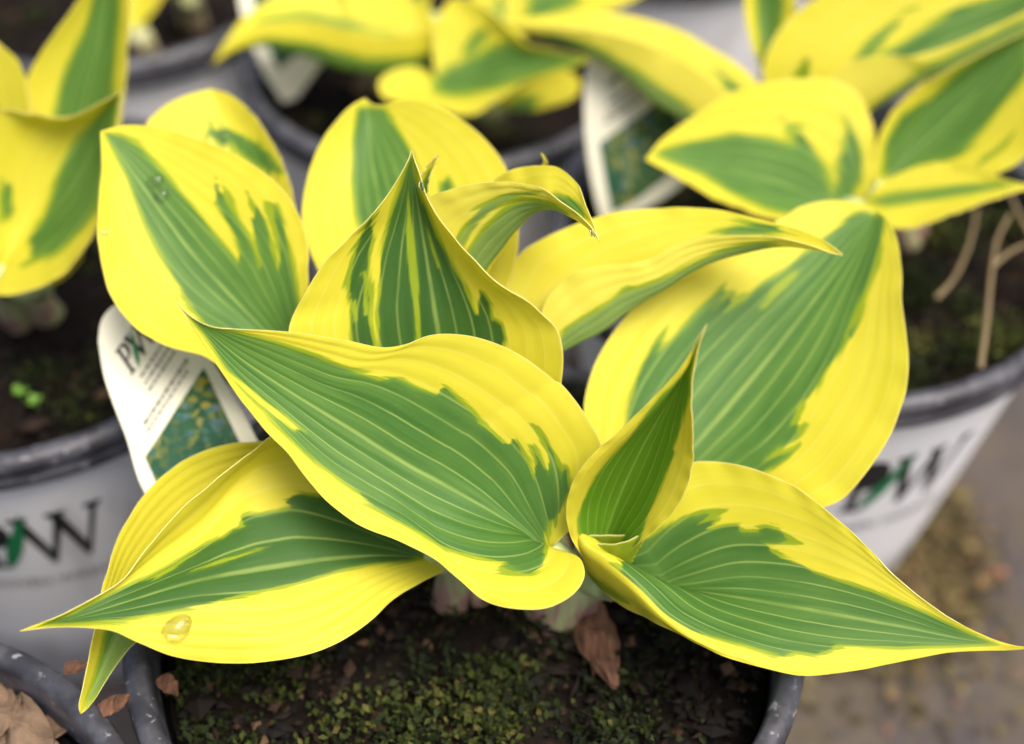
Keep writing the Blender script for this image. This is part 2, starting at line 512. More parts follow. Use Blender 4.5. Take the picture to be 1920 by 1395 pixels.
def pot(key, cx, cy, R, label, logo=None, n_crumb=500, n_moss=2500, clumps=40, seed=1, soil='soil', wall='pot_white', tilt=None):
    p = empty('plant_pot', (cx, cy, 0), label, 'plant pot', 'nursery pots standing together')
    POTS[key] = (p, cx, cy, R)
    zt = 0.152
    wl = lathe('wall', [(outer_r(R, 0) - .004, 0.0), (outer_r(R, 0), 0.002), (outer_r(R, .05), .05), (outer_r(R, .1), .1), (outer_r(R, zt), zt)], cx, cy, M[wall], p, cap=True)
    e = R
    lathe('rim', [(outer_r(R, zt) - .0008, zt + .0002), (e - .0022, zt - .0005), (e - .0010, zt + .0008), (e - .0006, zt + .0048), (e - .0016, zt + .0058), (e - .0006, zt + .0070), (e, zt + .0095), (e - .0008, ZR - .0012), (e - .0030, ZR), (e - .0058, ZR - .0005), (e - .0070, ZR - .0028), (e - .0074, zt - .004)], cx, cy, M['pot_rim'], p)
    lathe('inner_wall', [(e - .0074, zt - .004), (R * .93, .150), (R * .915, .140), (R * .86, .10), (R * .70, .006)], cx, cy, M['pot_black'], p)
    soil_surface(p, R, cx, cy, seed, soil)
    if n_crumb: crumbs(p, R, cx, cy, n_crumb, seed + 50)
    if n_moss: moss(p, R, cx, cy, n_moss, seed + 90, clumps)
    if logo: logo_on_pot(p, R, cx, cy, *logo)
    return p

pot('front', -0.0125, 0.0, 0.0922, 'pot with grey rim holding the large sharp hosta and dark mossy soil', None, 3000, 13500, 70, 3)
pot('left', -0.174, 0.1355, 0.095, 'white pot with a black W on its side beside the white plant tag', (0.145, 0.101, 0.030), 900, 2500, 30, 4)
pot('right', 0.1085, 0.162, 0.095, 'white pot with green leaf emblem, holding dry tan stems', (0.255, 0.096, 0.032), 900, 17000, 95, 5)
pot('frontleft', -0.163, -0.094, 0.083, 'pot without a plant, holding tan dead leaf litter', None, 500, 0, 1, 6)
pot('mid', -0.030, 0.275, 0.085, 'pot under the folded yellow hosta with a tag stuck at its left', None, 700, 1500, 30, 7)
pot('backleft', -0.185, 0.345, 0.085, 'pot with dark rim behind the white pot marked W', None, 500, 2500, 30, 8)
pot('back', 0.075, 0.425, 0.090, 'pale grey walled pot farthest back, behind the pot with dry stems', None, 200, 600, 20, 9)

# ------------------------------------------------------------------ leaves
def crom(P, n):
    """centripetal Catmull-Rom through P, n samples evenly by length"""
    P = np.asarray(P, float)
    if len(P) == 2:
        t = np.linspace(0, 1, n)[:, None]
        return P[0] * (1 - t) + P[1] * t
    Q = np.vstack([2 * P[0] - P[1], P, 2 * P[-1] - P[-2]])
    out = []
    for i in range(1, len(Q) - 2):
        p0, p1, p2, p3 = Q[i - 1:i + 3]
        t0 = 0.0
        t1 = t0 + max(1e-9, np.linalg.norm(p1 - p0)) ** .5
        t2 = t1 + max(1e-9, np.linalg.norm(p2 - p1)) ** .5
        t3 = t2 + max(1e-9, np.linalg.norm(p3 - p2)) ** .5
        t = np.linspace(t1, t2, 24, endpoint=False)[:, None]
        A1 = (t1 - t) / (t1 - t0) * p0 + (t - t0) / (t1 - t0) * p1
        A2 = (t2 - t) / (t2 - t1) * p1 + (t - t1) / (t2 - t1) * p2
        A3 = (t3 - t) / (t3 - t2) * p2 + (t - t2) / (t3 - t2) * p3
        B1 = (t2 - t) / (t2 - t0) * A1 + (t - t0) / (t2 - t0) * A2
        B2 = (t3 - t) / (t3 - t1) * A2 + (t - t1) / (t3 - t1) * A3
        out.append((t2 - t) / (t2 - t1) * B1 + (t - t1) / (t2 - t1) * B2)
    out = np.vstack(out + [P[-1:]])
    s = np.concatenate([[0], np.cumsum(np.linalg.norm(np.diff(out, axis=0), axis=1))])
    s /= s[-1]
    q = np.linspace(0, 1, n)
    return np.stack([np.interp(q, s, out[:, k]) for k in range(3)], 1)

def spline_matrix(xs, q):
    """weights of a natural cubic spline with knots xs, evaluated at q"""
    n = len(xs); h = np.diff(xs)
    A = np.eye(n); B = np.zeros((n, n))
    for i in range(1, n - 1):
        A[i, i - 1], A[i, i], A[i, i + 1] = h[i - 1], 2 * (h[i - 1] + h[i]), h[i]
        B[i, i - 1], B[i, i], B[i, i + 1] = 6 / h[i - 1], -6 / h[i - 1] - 6 / h[i], 6 / h[i]
    K = np.linalg.solve(A, B)
    Wm = np.zeros((len(q), n))
    for r, x in enumerate(q):
        i = min(max(int(np.searchsorted(xs, x)) - 1, 0), n - 2)
        a, b = (xs[i + 1] - x) / h[i], (x - xs[i]) / h[i]
        Wm[r, i] += a; Wm[r, i + 1] += b
        Wm[r] += ((a ** 3 - a) * K[i] + (b ** 3 - b) * K[i + 1]) * h[i] ** 2 / 6
    return Wm

def poly_sd(pts, poly):
    poly = np.asarray(poly, float)
    x, y = pts[:, 0], pts[:, 1]
    best = np.full(len(pts), 1e9); inside = np.zeros(len(pts), bool)
    for i in range(len(poly)):
        ax, ay = poly[i]; bx, by = poly[(i + 1) % len(poly)]
        ex, ey = bx - ax, by - ay
        t = np.clip(((x - ax) * ex + (y - ay) * ey) / (ex * ex + ey * ey + 1e-9), 0, 1)
        best = np.minimum(best, np.hypot(x - ax - t * ex, y - ay - t * ey))
        cr = ((ay > y) != (by > y)) & (x < (bx - ax) * (y - ay) / (by - ay + 1e-12) + ax)
        inside ^= cr
    return np.where(inside, best, -best)

def leaf(plant, guides, green=(), yellow=(), lime=(), nu=170, nv=104, veins=8, corr=0.00005, mat='leaf', jag=0.014, thick=0.00024, soft=9.0, stem=None, seed=None, tone=0.0, pale=False, limeoff=6.0):
    """guides: list of (v, [(px, py, depth_mm), ...]) running from leaf base to tip"""
    r_ = np.random.default_rng(seed if seed is not None else len(bpy.data.objects))
    G = np.stack([crom([at(*p) for p in pts], nu) for _, pts in guides])      # k,nu,3
    vs_ = np.linspace(-1, 1, nv)
    Wm = spline_matrix([g[0] for g in guides], vs_)
    P = np.einsum('vk,kuc->vuc', Wm, G)
    du = np.gradient(P, axis=1); dv = np.gradient(P, axis=0)
    N = np.cross(du, dv); N /= np.linalg.norm(N, axis=2, keepdims=True) + 1e-12
    us = np.linspace(0, 1, nu)
    width = np.linalg.norm(P[-1] - P[0], axis=1)
    fade = np.clip(width / (width.max() * .6), 0, 1) * np.clip(us / .08, 0, 1)
    wave = np.cos(2 * np.pi * veins * np.abs(vs_))[:, None]
    PX = project(P.reshape(-1, 3)).reshape(nv, nu, 2)
    # slow unevenness of the blade
    ph = r_.uniform(0, 6.28, (5, 2)); fu = r_.uniform(4, 14, 5); fv = r_.uniform(1, 5, 5)
    slow = sum(np.sin(fu[i] * us[None, :] + ph[i, 0]) * np.sin(fv[i] * vs_[:, None] + ph[i, 1]) for i in range(5)) / 5
    P = P - N * (corr * fade[None, :] * wave)[..., None] + N * (0.0006 * fade[None, :] * slow)[..., None]
    crk = sum(r_.uniform(.4, 1) * np.sin(f_ * us + r_.uniform(0, 6.28)) for f_ in (23, 37, 58, 83)) / 3
    crk2 = sum(r_.uniform(.4, 1) * np.sin(f_ * us + r_.uniform(0, 6.28)) for f_ in (21, 41, 53, 91)) / 3
    eg = (np.clip((np.abs(vs_) - .72) / .28, 0, 1) ** 2)[:, None] * fade[None, :]
    P = P + N * (0.00045 * eg * np.where(vs_[:, None] > 0, crk[None, :], crk2[None, :]))[..., None]
    cells = 60
    def mask(polys, jj, base=-99.0):
        st = r_.normal(0, 1, cells); st = st * jj
        sh = np.interp(np.linspace(0, cells - 1, nv), np.arange(cells), st)
        S = np.empty_like(PX)
        for i in range(nv):
            q = np.clip(us + sh[i], 0, 1)
            S[i, :, 0] = np.interp(q, us, PX[i, :, 0]); S[i, :, 1] = np.interp(q, us, PX[i, :, 1])
        S = S.reshape(-1, 2)
        sd = np.full(nv * nu, base)
        VV = np.repeat(vs_, nu)
        for po in polys:
            lo, hi = -2, 2
            if isinstance(po, tuple): po, lo, hi = po
            d = poly_sd(S, po)
            sd = np.maximum(sd, np.where((VV >= lo) & (VV <= hi), d, -99))
        return sd
    g = mask(green, jag)
    if yellow: g = np.minimum(g, -mask(yellow, jag))
    l = np.maximum(mask(green, jag * 2.6) + limeoff, mask(lime, jag)) if green or lime else g
    if yellow: l = np.minimum(l, -mask(yellow, jag) + 2)
    if lime:
        g = np.minimum(g, -mask(lime, jag * 1.5))
    g = np.clip(.5 + g / (2 * soft), 0, 1); l = np.clip(.5 + l / (2 * soft), 0, 1)
    idx = np.arange(nv * nu).reshape(nv, nu)
    quads = np.stack([idx[:-1, :-1], idx[:-1, 1:], idx[1:, 1:], idx[1:, :-1]], -1).reshape(-1, 4)
    me = bpy.data.meshes.new('leaf')
    me.vertices.add(nv * nu); me.vertices.foreach_set('co', P.reshape(-1))
    me.loops.add(quads.size); me.loops.foreach_set('vertex_index', quads.reshape(-1).astype(np.int32))
    me.polygons.add(len(quads))
    me.polygons.foreach_set('loop_start', np.arange(0, quads.size, 4, dtype=np.int32))
    me.polygons.foreach_set('use_smooth', np.ones(len(quads), bool))
    uvl = me.uv_layers.new(name='leaf')
    U = np.tile(us, nv); V = np.repeat((vs_ + 1) / 2, nu)
    off = r_.uniform(0, 40)
    uvl.data.foreach_set('uv', np.stack([U[quads.reshape(-1)] , V[quads.reshape(-1)]], -1).reshape(-1))
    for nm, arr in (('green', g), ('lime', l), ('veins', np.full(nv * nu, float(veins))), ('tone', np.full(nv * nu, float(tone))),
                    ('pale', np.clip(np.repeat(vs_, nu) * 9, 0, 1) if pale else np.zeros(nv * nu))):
        a = me.attributes.new(nm, 'FLOAT', 'POINT'); a.data.foreach_set('value', arr.astype(np.float32))
    me.materials.append(M[mat]); me.materials.append(M['leaf_rim'])
    me.update(calc_edges=True)
    rowc = idx.copy(); bnd = np.zeros(nv * nu, bool); bnd[idx[0]] = bnd[idx[-1]] = True; bnd[idx[:, 0]] = bnd[idx[:, -1]] = True
    ev = np.empty(len(me.edges) * 2, np.int32); me.edges.foreach_get('vertices', ev); ev = ev.reshape(-1, 2)
    sh_ = me.attributes.new('sharp_edge', 'BOOLEAN', 'EDGE'); sh_.data.foreach_set('value', bnd[ev[:, 0]] & bnd[ev[:, 1]])
    o = bpy.data.objects.new('leaf', me); COL.objects.link(o)
    o.parent = plant; o.matrix_parent_inverse = Matrix.Translation(-Vector(plant.location))
    sm = o.modifiers.new('thickness', 'SOLIDIFY')
    sm.thickness = thick; sm.offset = 0; sm.material_offset_rim = 1; sm.use_even_offset = False
    if stem:
        base = G[:, 0].mean(0)
        foot, r0, r1 = stem
        foot = np.asarray(foot, float)
        d = G[len(G) // 2][3] - G[len(G) // 2][0]
        d = d / (np.linalg.norm(d) + 1e-9)
        away = (base - CAM) / np.linalg.norm(base - CAM)
        end = base + d * 0.003 + away * (r1 * .9 + .0004)
        low = base - d * 0.004 + away * (r1 * 1.1 + .0006)
        mid = (base - d * 0.010 + away * .004) * .55 + (foot + np.array([0, 0, .03])) * .45
        tube('petiole', crom([foot, mid, low, end], 26), r0, r1, M['petiole'], o, plant)
    o_grid[o.name] = (P, PX, N)
    return o
o_grid = {}

def tube(name, path, r0, r1, mat, parent, plant=None, seg=12):
    path = np.asarray(path); n = len(path)
    T = np.gradient(path, axis=0); T /= np.linalg.norm(T, axis=1, keepdims=True)
    ref = np.array([0.31, 0.17, 0.93]); V = []; Fc = []
    for i in range(n):
        a = np.cross(T[i], ref); a /= np.linalg.norm(a); b = np.cross(T[i], a)
        f = i / (n - 1); r = r0 + (r1 - r0) * f ** .7
        if i == n - 1: r *= .25
        for q in range(seg):
            th = 2 * math.pi * q / seg
            V.append(path[i] + (a * math.cos(th) + b * math.sin(th)) * r)
    for i in range(n - 1):
        for q in range(seg):
            Fc.append((i * seg + q, i * seg + (q + 1) % seg, (i + 1) * seg + (q + 1) % seg, (i + 1) * seg + q))
    Fc.append(tuple(range(seg))[::-1]); Fc.append(tuple(range((n - 1) * seg, n * seg)))
    me = bpy.data.meshes.new(name); me.from_pydata([tuple(v) for v in V], [], Fc)
    me.materials.append(mat); me.polygons.foreach_set('use_smooth', [True] * len(me.polygons))
    o = bpy.data.objects.new(name, me); COL.objects.link(o)
    if parent is not None:
        o.parent = parent
        if parent.type == 'EMPTY':
            o.matrix_parent_inverse = Matrix.Translation(-Vector(parent.location))
    return o

def D(pts, ds):
    """attach depths (interpolated when fewer are given) to pixel points"""
    if len(ds) != len(pts):
        x = np.linspace(0, 1, len(ds)); q = np.linspace(0, 1, len(pts)); ds = np.interp(q, x, ds)
    return [(p[0], p[1], float(d)) for p, d in zip(pts, ds)]

# ---- the hosta in the front pot
crown = on_plane(985, 1150, ZS)
hosta = empty('hosta_plant', crown, 'large sharp yellow and green hosta in the grey rimmed pot with bare mossy soil', 'hosta', 'potted hostas')
FT = lambda dx, dy: (crown[0] + dx, crown[1] + dy, ZS - .002)

LEAF_F = leaf(hosta, [
    (-1, [(1040, 1020, 323), (1085, 975, 322), (1120, 900, 320), (1127, 838, 318), (1108, 795, 317), (1078, 750, 316), (1050, 718, 316), (1040, 714, 316), (1028, 704, 315.5), (980, 669, 314), (920, 640, 312.5), (860, 627, 311), (805, 630, 310), (760, 646, 310), (720, 652, 310), (650, 639, 309), (540, 622, 306), (440, 617, 303), (405, 614, 302), (378, 605, 301), (352, 588, 300), (337, 571, 299.4), (330, 557, 299)]),
    (0, [(1028, 1035, 325), (983, 998, 324), (920, 958, 322), (850, 918, 320), (759, 868, 317), (658, 805, 314), (557, 743, 311), (451, 672, 306.5), (390, 622, 303), (352, 592, 300.5), (337, 573, 299.6), (330, 557, 299)]),
    (1, [(1030, 1044, 323), (1060, 1036, 318), (1088, 1048, 313), (1096, 1080, 309), (1075, 1115, 306), (1030, 1138, 304), (970, 1143, 304), (905, 1124, 306), (860, 1085, 308), (812, 1046, 309), (740, 1012, 309.5), (669, 982, 309), (631, 955, 308.7), (603, 930, 308.5), (565, 884, 308), (537, 848, 307.5), (494, 803, 306.5), (456, 756, 305.5), (423, 708, 304.5), (395, 667, 303.5), (371, 629, 302), (352, 598, 300.5), (338, 574, 299.6), (330, 557, 299)])],
    green=[Z(300, 530, 2.18, (110, 120), (200, 185), (300, 200), (450, 240), (600, 290), (720, 340), (820, 375), (900, 402), (960, 388), (1040, 430), (1120, 457), (1160, 425), (1240, 495), (1300, 570), (1360, 620), (1400, 662), (1450, 640), (1490, 720), (1525, 800), (1540, 730), (1505, 640), (1550, 720), (1580, 765), (1590, 720), (1570, 630), (1600, 680), (1620, 740), (1645, 800), (1665, 770), (1672, 860), (1640, 930), (1590, 970), (1575, 1040), (1562, 1110), (1555, 1165), (1500, 1197), (1430, 1180), (1370, 1160), (1420, 1150), (1320, 1125), (1200, 1092), (1130, 1062), (1050, 1010), (950, 960), (860, 905), (800, 850), (720, 790), (640, 730), (560, 660), (480, 580), (400, 490), (330, 420), (280, 360), (230, 280), (180, 205))],
    yellow=[Z(300, 530, 2.18, (250, 338), (330, 400), (430, 480), (520, 550), (595, 612), (540, 605), (450, 535), (360, 458), (290, 395))],
    nu=230, nv=140, veins=7, stem=(FT(.004, 0), .0062, .0035), jag=.007)

leaf(hosta, [      # lower left, tip to the left
    (-1, D([(795, 1040), (740, 980), (650, 880), (580, 830), (515, 818), (470, 850), (400, 905), (300, 998), (232, 1084), (183, 1117), (110, 1155), (70, 1170), (37, 1183)], [331, 331, 329, 326, 322, 320, 316, 311, 306, 303, 300, 299, 298])),
    (-.72, D([(795, 1042), (730, 985), (640, 905), (560, 860), (490, 868), (440, 905), (380, 968), (295, 1035), (225, 1092), (183, 1121), (112, 1158), (70, 1173), (37, 1183)], [331, 332, 332, 330, 327, 325, 321, 314, 307, 304, 301, 299, 298])),
    (0, D([(797, 1046), (720, 1042), (620, 1048), (480, 1068), (350, 1095), (240, 1128), (140, 1158), (80, 1173), (37, 1183)], [332, 329, 324, 317, 311, 306, 302, 300, 298])),
    (1, D([(803, 1050), (832, 1068), (792, 1090), (740, 1122), (700, 1160), (660, 1190), (600, 1220), (520, 1238), (430, 1244), (330, 1232), (262, 1206), (215, 1184), (165, 1177), (100, 1176), (37, 1183)], [331, 329, 326, 322, 318, 315, 312, 309, 307, 304, 302, 301, 300, 299, 298]))],
    green=[Z(0, 930, 3, (250, 722), (420, 662), (550, 592), (700, 520), (850, 455), (1000, 370), (1130, 290), (1260, 235), (1310, 195), (1380, 172), (1345, 125), (1450, 108), (1560, 90), (1650, 62), (1605, 28), (1700, 0), (1820, 10), (2100, 40), (2400, 330), (2300, 362), (2100, 380), (1920, 410), (1750, 460), (1600, 500), (1400, 545), (1200, 600), (1000, 640), (860, 660), (700, 690), (500, 710))],
    lime=[Z(0, 930, 3, (1070, 430), (1250, 355), (1440, 298), (1520, 285), (1350, 345), (1200, 395)), Z(0, 930, 3, (830, 470), (960, 400), (1130, 300), (1100, 330), (960, 425), (880, 470))],
    nu=220, nv=130, veins=6, stem=(on_plane(842, 1135, ZS) + (0, 0, -.002), .0062, .0042), jag=.008, tone=.5)  # tone: partly deeper pigment, partly shade of the leaf above put into colour
LEAF_LL = bpy.data.objects['leaf.001']

LEAF_BR = leaf(hosta, [      # lower right, tip to the right
    (-1, D([(1150, 1068), (1165, 1010), (1205, 935), (1255, 882), (1300, 866), (1350, 867), (1400, 875), (1450, 893), (1500, 918), (1545, 953), (1600, 1000), (1680, 1080), (1760, 1145), (1850, 1194), (1895, 1209), (1930, 1215)], [331, 331, 330, 328, 327, 325, 323, 321, 319, 317, 315, 312, 309, 307, 306, 305])),
    (0, D([(1152, 1078), (1240, 1097), (1367, 1119), (1533, 1147), (1680, 1173), (1800, 1197), (1880, 1209), (1930, 1215)], [333, 329, 323, 316, 311, 308, 306, 305])),
    (.80, D([(1140, 1070), (1104, 1032), (1084, 1020), (1094, 1040), (1125, 1063), (1161, 1090), (1200, 1122), (1250, 1166), (1305, 1198), (1370, 1224), (1500, 1254), (1640, 1243), (1780, 1220), (1880, 1214), (1930, 1215)], [330, 326, 323, 321.8, 320.2, 318, 315.5, 312.5, 311, 309.5, 308.5, 308.5, 307.5, 306, 305])),
    (1, D([(1130, 1080), (1096, 1052), (1090, 1056), (1131, 1108), (1186, 1146), (1245, 1173), (1304, 1208), (1367, 1235), (1435, 1253), (1503, 1267), (1571, 1262), (1639, 1251), (1707, 1237), (1775, 1224), (1843, 1220), (1890, 1219), (1930, 1216)], [333, 331, 330, 327, 322, 315, 311.5, 309.5, 308.5, 308, 308, 308, 308, 307.5, 306.5, 306, 305]))],
    green=[(Z(1050, 850, 2.207, (230, 500), (280, 425), (350, 360), (430, 310), (520, 268), (620, 248), (600, 275), (560, 295), (640, 280), (620, 312), (700, 300), (770, 300), (790, 330), (860, 330), (880, 308), (950, 330), (970, 357), (900, 372), (835, 372), (900, 430), (1000, 460), (1050, 492), (1150, 530), (1280, 570), (1400, 620), (1500, 660), (1600, 705), (1700, 752), (1800, 788), (1700, 792), (1560, 795), (1400, 800), (1250, 795), (1150, 790), (1100, 820), (1060, 832), (980, 818), (920, 838), (860, 820), (760, 790), (680, 770), (590, 745), (540, 740), (480, 700), (420, 660), (370, 600), (330, 560), (250, 520)), -1, .68)],
    lime=[(Z(1050, 850, 2.207, (110, 480), (200, 545), (300, 615), (260, 610), (150, 560)), .80, 1), Z(1050, 850, 2.207, (1060, 495), (1150, 530), (1300, 580), (1280, 565), (1150, 515))],
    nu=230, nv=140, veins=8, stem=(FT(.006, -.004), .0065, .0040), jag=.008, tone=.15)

leaf(hosta, [      # small cupped leaf in the centre
    (-1, D([(1130, 1066), (1096, 1046), (1073, 1012), (1062, 970), (1065, 930), (1080, 890), (1110, 853), (1170, 799), (1230, 740), (1275, 690), (1303, 645), (1316, 622), (1326, 607)], [329, 323, 320, 316, 312, 308, 305, 301, 297, 293, 290, 288, 287])),
    (-.74, D([(1131, 1067), (1104, 1044), (1086, 1008), (1080, 968), (1086, 930), (1102, 893), (1130, 857), (1184, 806), (1238, 748), (1280, 695), (1305, 646), (1317, 622), (1326, 607)], [330, 325, 321.2, 317.2, 313, 309, 305.8, 301.8, 297.6, 293.5, 290.3, 288.2, 287])),
    (0, D([(1135, 1072), (1130, 1035), (1148, 965), (1182, 885), (1228, 795), (1278, 705), (1308, 645), (1319, 622), (1326, 607)], [331, 331, 328, 319.5, 308.5, 297, 290.5, 288.3, 287])),
    (.6, D([(1138, 1070), (1160, 1035), (1185, 1000), (1214, 960), (1240, 905), (1262, 840), (1277, 770), (1290, 700), (1306, 652), (1317, 626), (1326, 607)], [331, 326, 321, 316, 311.5, 306.5, 301, 295, 291, 288.6, 287])),
    (1, D([(1140, 1068), (1185, 1030), (1218, 1003), (1247, 978), (1276, 940), (1295, 890), (1301, 840), (1297, 785), (1298, 720), (1308, 660), (1317, 628), (1326, 607)], [330, 320, 315, 311.5, 308, 304, 300.5, 296, 292.5, 290, 288, 287]))],
    green=[Z(1000, 590, 2.79, (850, 150), (810, 280), (745, 352), (668, 425), (600, 508), (550, 580), (490, 662), (430, 725), (372, 788), (325, 848), (288, 925), (256, 1000), (238, 1070), (240, 1140), (262, 1205), (360, 1320), (500, 1260), (560, 1180), (590, 1070), (620, 1000), (650, 930), (680, 860), (700, 800), (720, 760), (742, 720), (728, 690), (760, 620), (780, 560), (800, 480), (815, 420), (820, 330), (838, 240))],
    nu=190, nv=110, veins=6, mat='young', stem=(FT(.012, .002), .006, .004), jag=.004, limeoff=2.0)

leaf(hosta, [      # furled new leaf inside the cupped one
    (-1, D([(1150, 1082), (1180, 1042), (1206, 1003)], [331, 326, 319])),
    (-.5, D([(1142, 1082), (1150, 1042), (1158, 1004)], [333, 329, 324])),
    (0, D([(1132, 1082), (1104, 1042), (1095, 1008)], [332, 328, 324])),
    (.45, D([(1140, 1086), (1132, 1056), (1130, 1020)], [330, 325, 320.5])),
    (.75, D([(1150, 1088), (1166, 1056), (1172, 1017)], [330, 324, 318])),
    (1, D([(1158, 1084), (1190, 1040), (1214, 998)], [331, 324, 317.5]))],
    lime=[[(1000, 950), (1300, 950), (1300, 1200), (1000, 1200)]],
    nu=60, nv=90, veins=5, mat='young', thick=.0005, corr=.00008, stem=(FT(.014, 0), .005, .004), soft=30)

LEAF_T = leaf(hosta, [      # tall upright leaf at the back of the centre
    (-1, D([(850, 920), (740, 880), (620, 790), (555, 690), (541, 622), (551, 588), (576, 543), (612, 488), (652, 449), (692, 409), (731, 359), (755, 320), (767, 296), (772, 279)], [337, 333, 327, 323, 321, 321, 320, 319, 319, 318, 318, 317, 317, 317])),
    (0, D([(855, 925), (845, 820), (832, 710), (818, 600), (802, 500), (786, 400), (776, 335), (773, 303), (772, 279)], [339, 338, 336, 333, 330, 326, 321, 319, 317])),
    (1, D([(860, 920), (960, 885), (1030, 805), (1053, 715), (1056, 660), (1046, 622), (1020, 590), (980, 556), (930, 525), (880, 474), (831, 419), (802, 371), (786, 322), (777, 298), (772, 279)], [337, 333, 328, 324, 322.5, 322, 321.5, 321, 320.5, 320, 319, 319, 318, 318, 317]))],
    green=[Z(480, 250, 2.79, (812, 120), (765, 260), (730, 360), (700, 450), (680, 540), (655, 640), (655, 760), (650, 860), (635, 940), (650, 1000), (650, 1110), (800, 1600), (1000, 1850), (1150, 1500), (1300, 1085), (1285, 1010), (1240, 990), (1225, 900), (1190, 850), (1165, 900), (1150, 960), (1110, 870), (1080, 790), (1030, 710), (990, 620), (950, 560), (920, 480), (890, 400), (860, 340), (830, 240)),
           Z(480, 250, 2.79, (612, 420), (570, 500), (540, 570), (510, 660), (490, 760), (490, 870), (500, 950), (510, 1080), (560, 1300), (640, 1300), (620, 1110), (600, 1040), (590, 960), (590, 860), (580, 760), (590, 650), (600, 550))],
    lime=[Z(480, 250, 2.79, (795, 300), (810, 420), (835, 600), (850, 800), (860, 1000), (870, 1100), (835, 1100), (825, 900), (800, 700), (785, 500)), Z(480, 250, 2.79, (890, 480), (930, 600), (970, 720), (955, 720), (915, 600)), Z(480, 250, 2.79, (505, 800), (525, 900), (535, 1000), (515, 1000), (500, 900)), Z(480, 250, 2.79, (560, 700), (585, 780), (585, 950), (565, 950))],
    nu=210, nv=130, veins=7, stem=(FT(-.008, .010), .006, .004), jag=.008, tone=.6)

LEAF_H = leaf(hosta, [      # hooked leaf arching over
    (-1, D([(865, 640), (885, 480), (905, 390), (928, 338), (953, 321), (982, 313), (1018, 310), (1045, 314), (1068, 329), (1089, 354), (1098, 383), (1113, 420), (1119, 438), (1124, 453)], [342, 344, 344, 341, 338, 336, 332, 330, 327, 323, 319, 315, 313, 311])),
    (0, D([(870, 645), (890, 560), (914, 502), (938, 470), (966, 434), (1000, 402), (1036, 392), (1072, 406), (1100, 425), (1116, 441), (1124, 453)], [340, 338, 336, 334, 331, 328, 325, 320, 316, 313, 311])),
    (1, D([(860, 640), (810, 520), (780, 420), (800, 374), (838, 357), (892, 344), (940, 340), (983, 346), (1019, 354), (1044, 372), (1083, 401), (1108, 425), (1118, 440), (1124, 453)], [338, 335, 331, 329, 327, 325, 323, 321, 319, 317, 315, 313, 312, 311]))],
    green=[(Z(480, 250, 2.79, (1640, 415), (1550, 375), (1470, 355), (1400, 358), (1330, 385), (1250, 455), (1180, 535), (1110, 620), (1050, 760), (1150, 800), (1230, 720), (1300, 620), (1400, 490), (1500, 420)), 0, 2),
           (Z(480, 250, 2.79, (1050, 570), (1130, 450), (1220, 370), (1320, 320), (1440, 305), (1400, 327), (1300, 352), (1200, 422), (1120, 515), (1070, 590)), 0, 2),
           (Z(480, 250, 2.79, (1555, 325), (1640, 340), (1690, 380), (1720, 430), (1640, 400), (1560, 350)), -2, 0)],
    nu=150, nv=96, veins=7, stem=(FT(.002, .012), .005, .003), pale=True)

leaf(hosta, [      # sliver behind the tall leaf's tip
    (-1, D([(770, 430), (778, 372), (790, 330), (806, 305), (822, 291)], [332, 330, 328, 327, 326])),
    (0, D([(778, 430), (788, 375), (799, 335), (811, 310), (822, 291)], [334, 332, 330, 328, 326])),
    (1, D([(792, 430), (798, 375), (806, 335), (815, 310), (822, 291)], [332, 330, 328, 327, 326]))],
    green=[[(775, 400), (790, 350), (806, 320), (800, 350), (790, 400)]], nu=60, nv=30, veins=3, mat='young', stem=(FT(-.002, .014), .004, .002))
leaf(hosta, [      # little curled tip above the hooked leaf
    (-1, D([(905, 450), (940, 385), (985, 345), (1010, 320), (1019, 304), (1017, 293), (1014, 287)], [350, 349, 347, 345, 343, 342, 342])),
    (0, D([(910, 455), (946, 390), (990, 350), (1016, 320), (1022, 304), (1019, 293), (1014, 287)], [351, 350, 348, 346, 344, 342, 342])),
    (1, D([(915, 460), (952, 395), (996, 355), (1021, 322), (1026, 304), (1021, 293), (1014, 287)], [350, 349, 347, 345, 343, 342, 342]))],
    nu=50, nv=20, veins=2, mat='young', corr=0, stem=(FT(.004, .016), .004, .002))

LEAF_BL = leaf(hosta, [      # large leaf at the back left
    (-1, D([(565, 690), (500, 725), (440, 700), (380, 668), (320, 652), (262, 621), (217, 572), (196, 520), (184, 450), (184, 380), (190, 310), (189, 270), (188, 246)], [346, 343, 341, 340, 339, 338.5, 339, 340, 341, 343, 345, 346, 347])),
    (0, D([(567, 687), (505, 628), (435, 557), (362, 477), (292, 385), (232, 300), (207, 265), (188, 246)], [348, 349, 350, 350, 350, 349, 348, 347])),
    (1, D([(570, 683), (572, 610), (576, 550), (577, 500), (571, 430), (541, 370), (491, 320), (431, 285), (371, 261), (300, 240), (240, 234), (210, 239), (188, 246)], [346, 344, 344, 345, 346, 347, 349, 350, 350, 350, 349, 348, 347]))],
    green=[[(198, 250), (233, 258), (260, 277), (283, 300), (310, 330), (337, 363), (363, 393), (393, 430), (420, 462), (440, 487), (456, 480), (440, 440), (425, 412), (405, 376), (406, 342), (425, 380), (450, 420), (470, 455), (484, 500), (492, 495), (480, 450), (473, 400), (479, 380), (500, 430), (510, 480), (522, 515), (524, 460), (512, 400), (516, 383), (530, 420), (540, 470), (550, 520), (560, 580), (570, 680), (540, 720), (440, 665), (400, 625), (380, 600), (350, 560), (330, 525), (310, 490), (290, 450), (270, 410), (255, 370), (240, 330), (220, 290)]],
    nu=180, nv=110, veins=8, stem=(FT(-.010, .010), .006, .004), jag=.008)

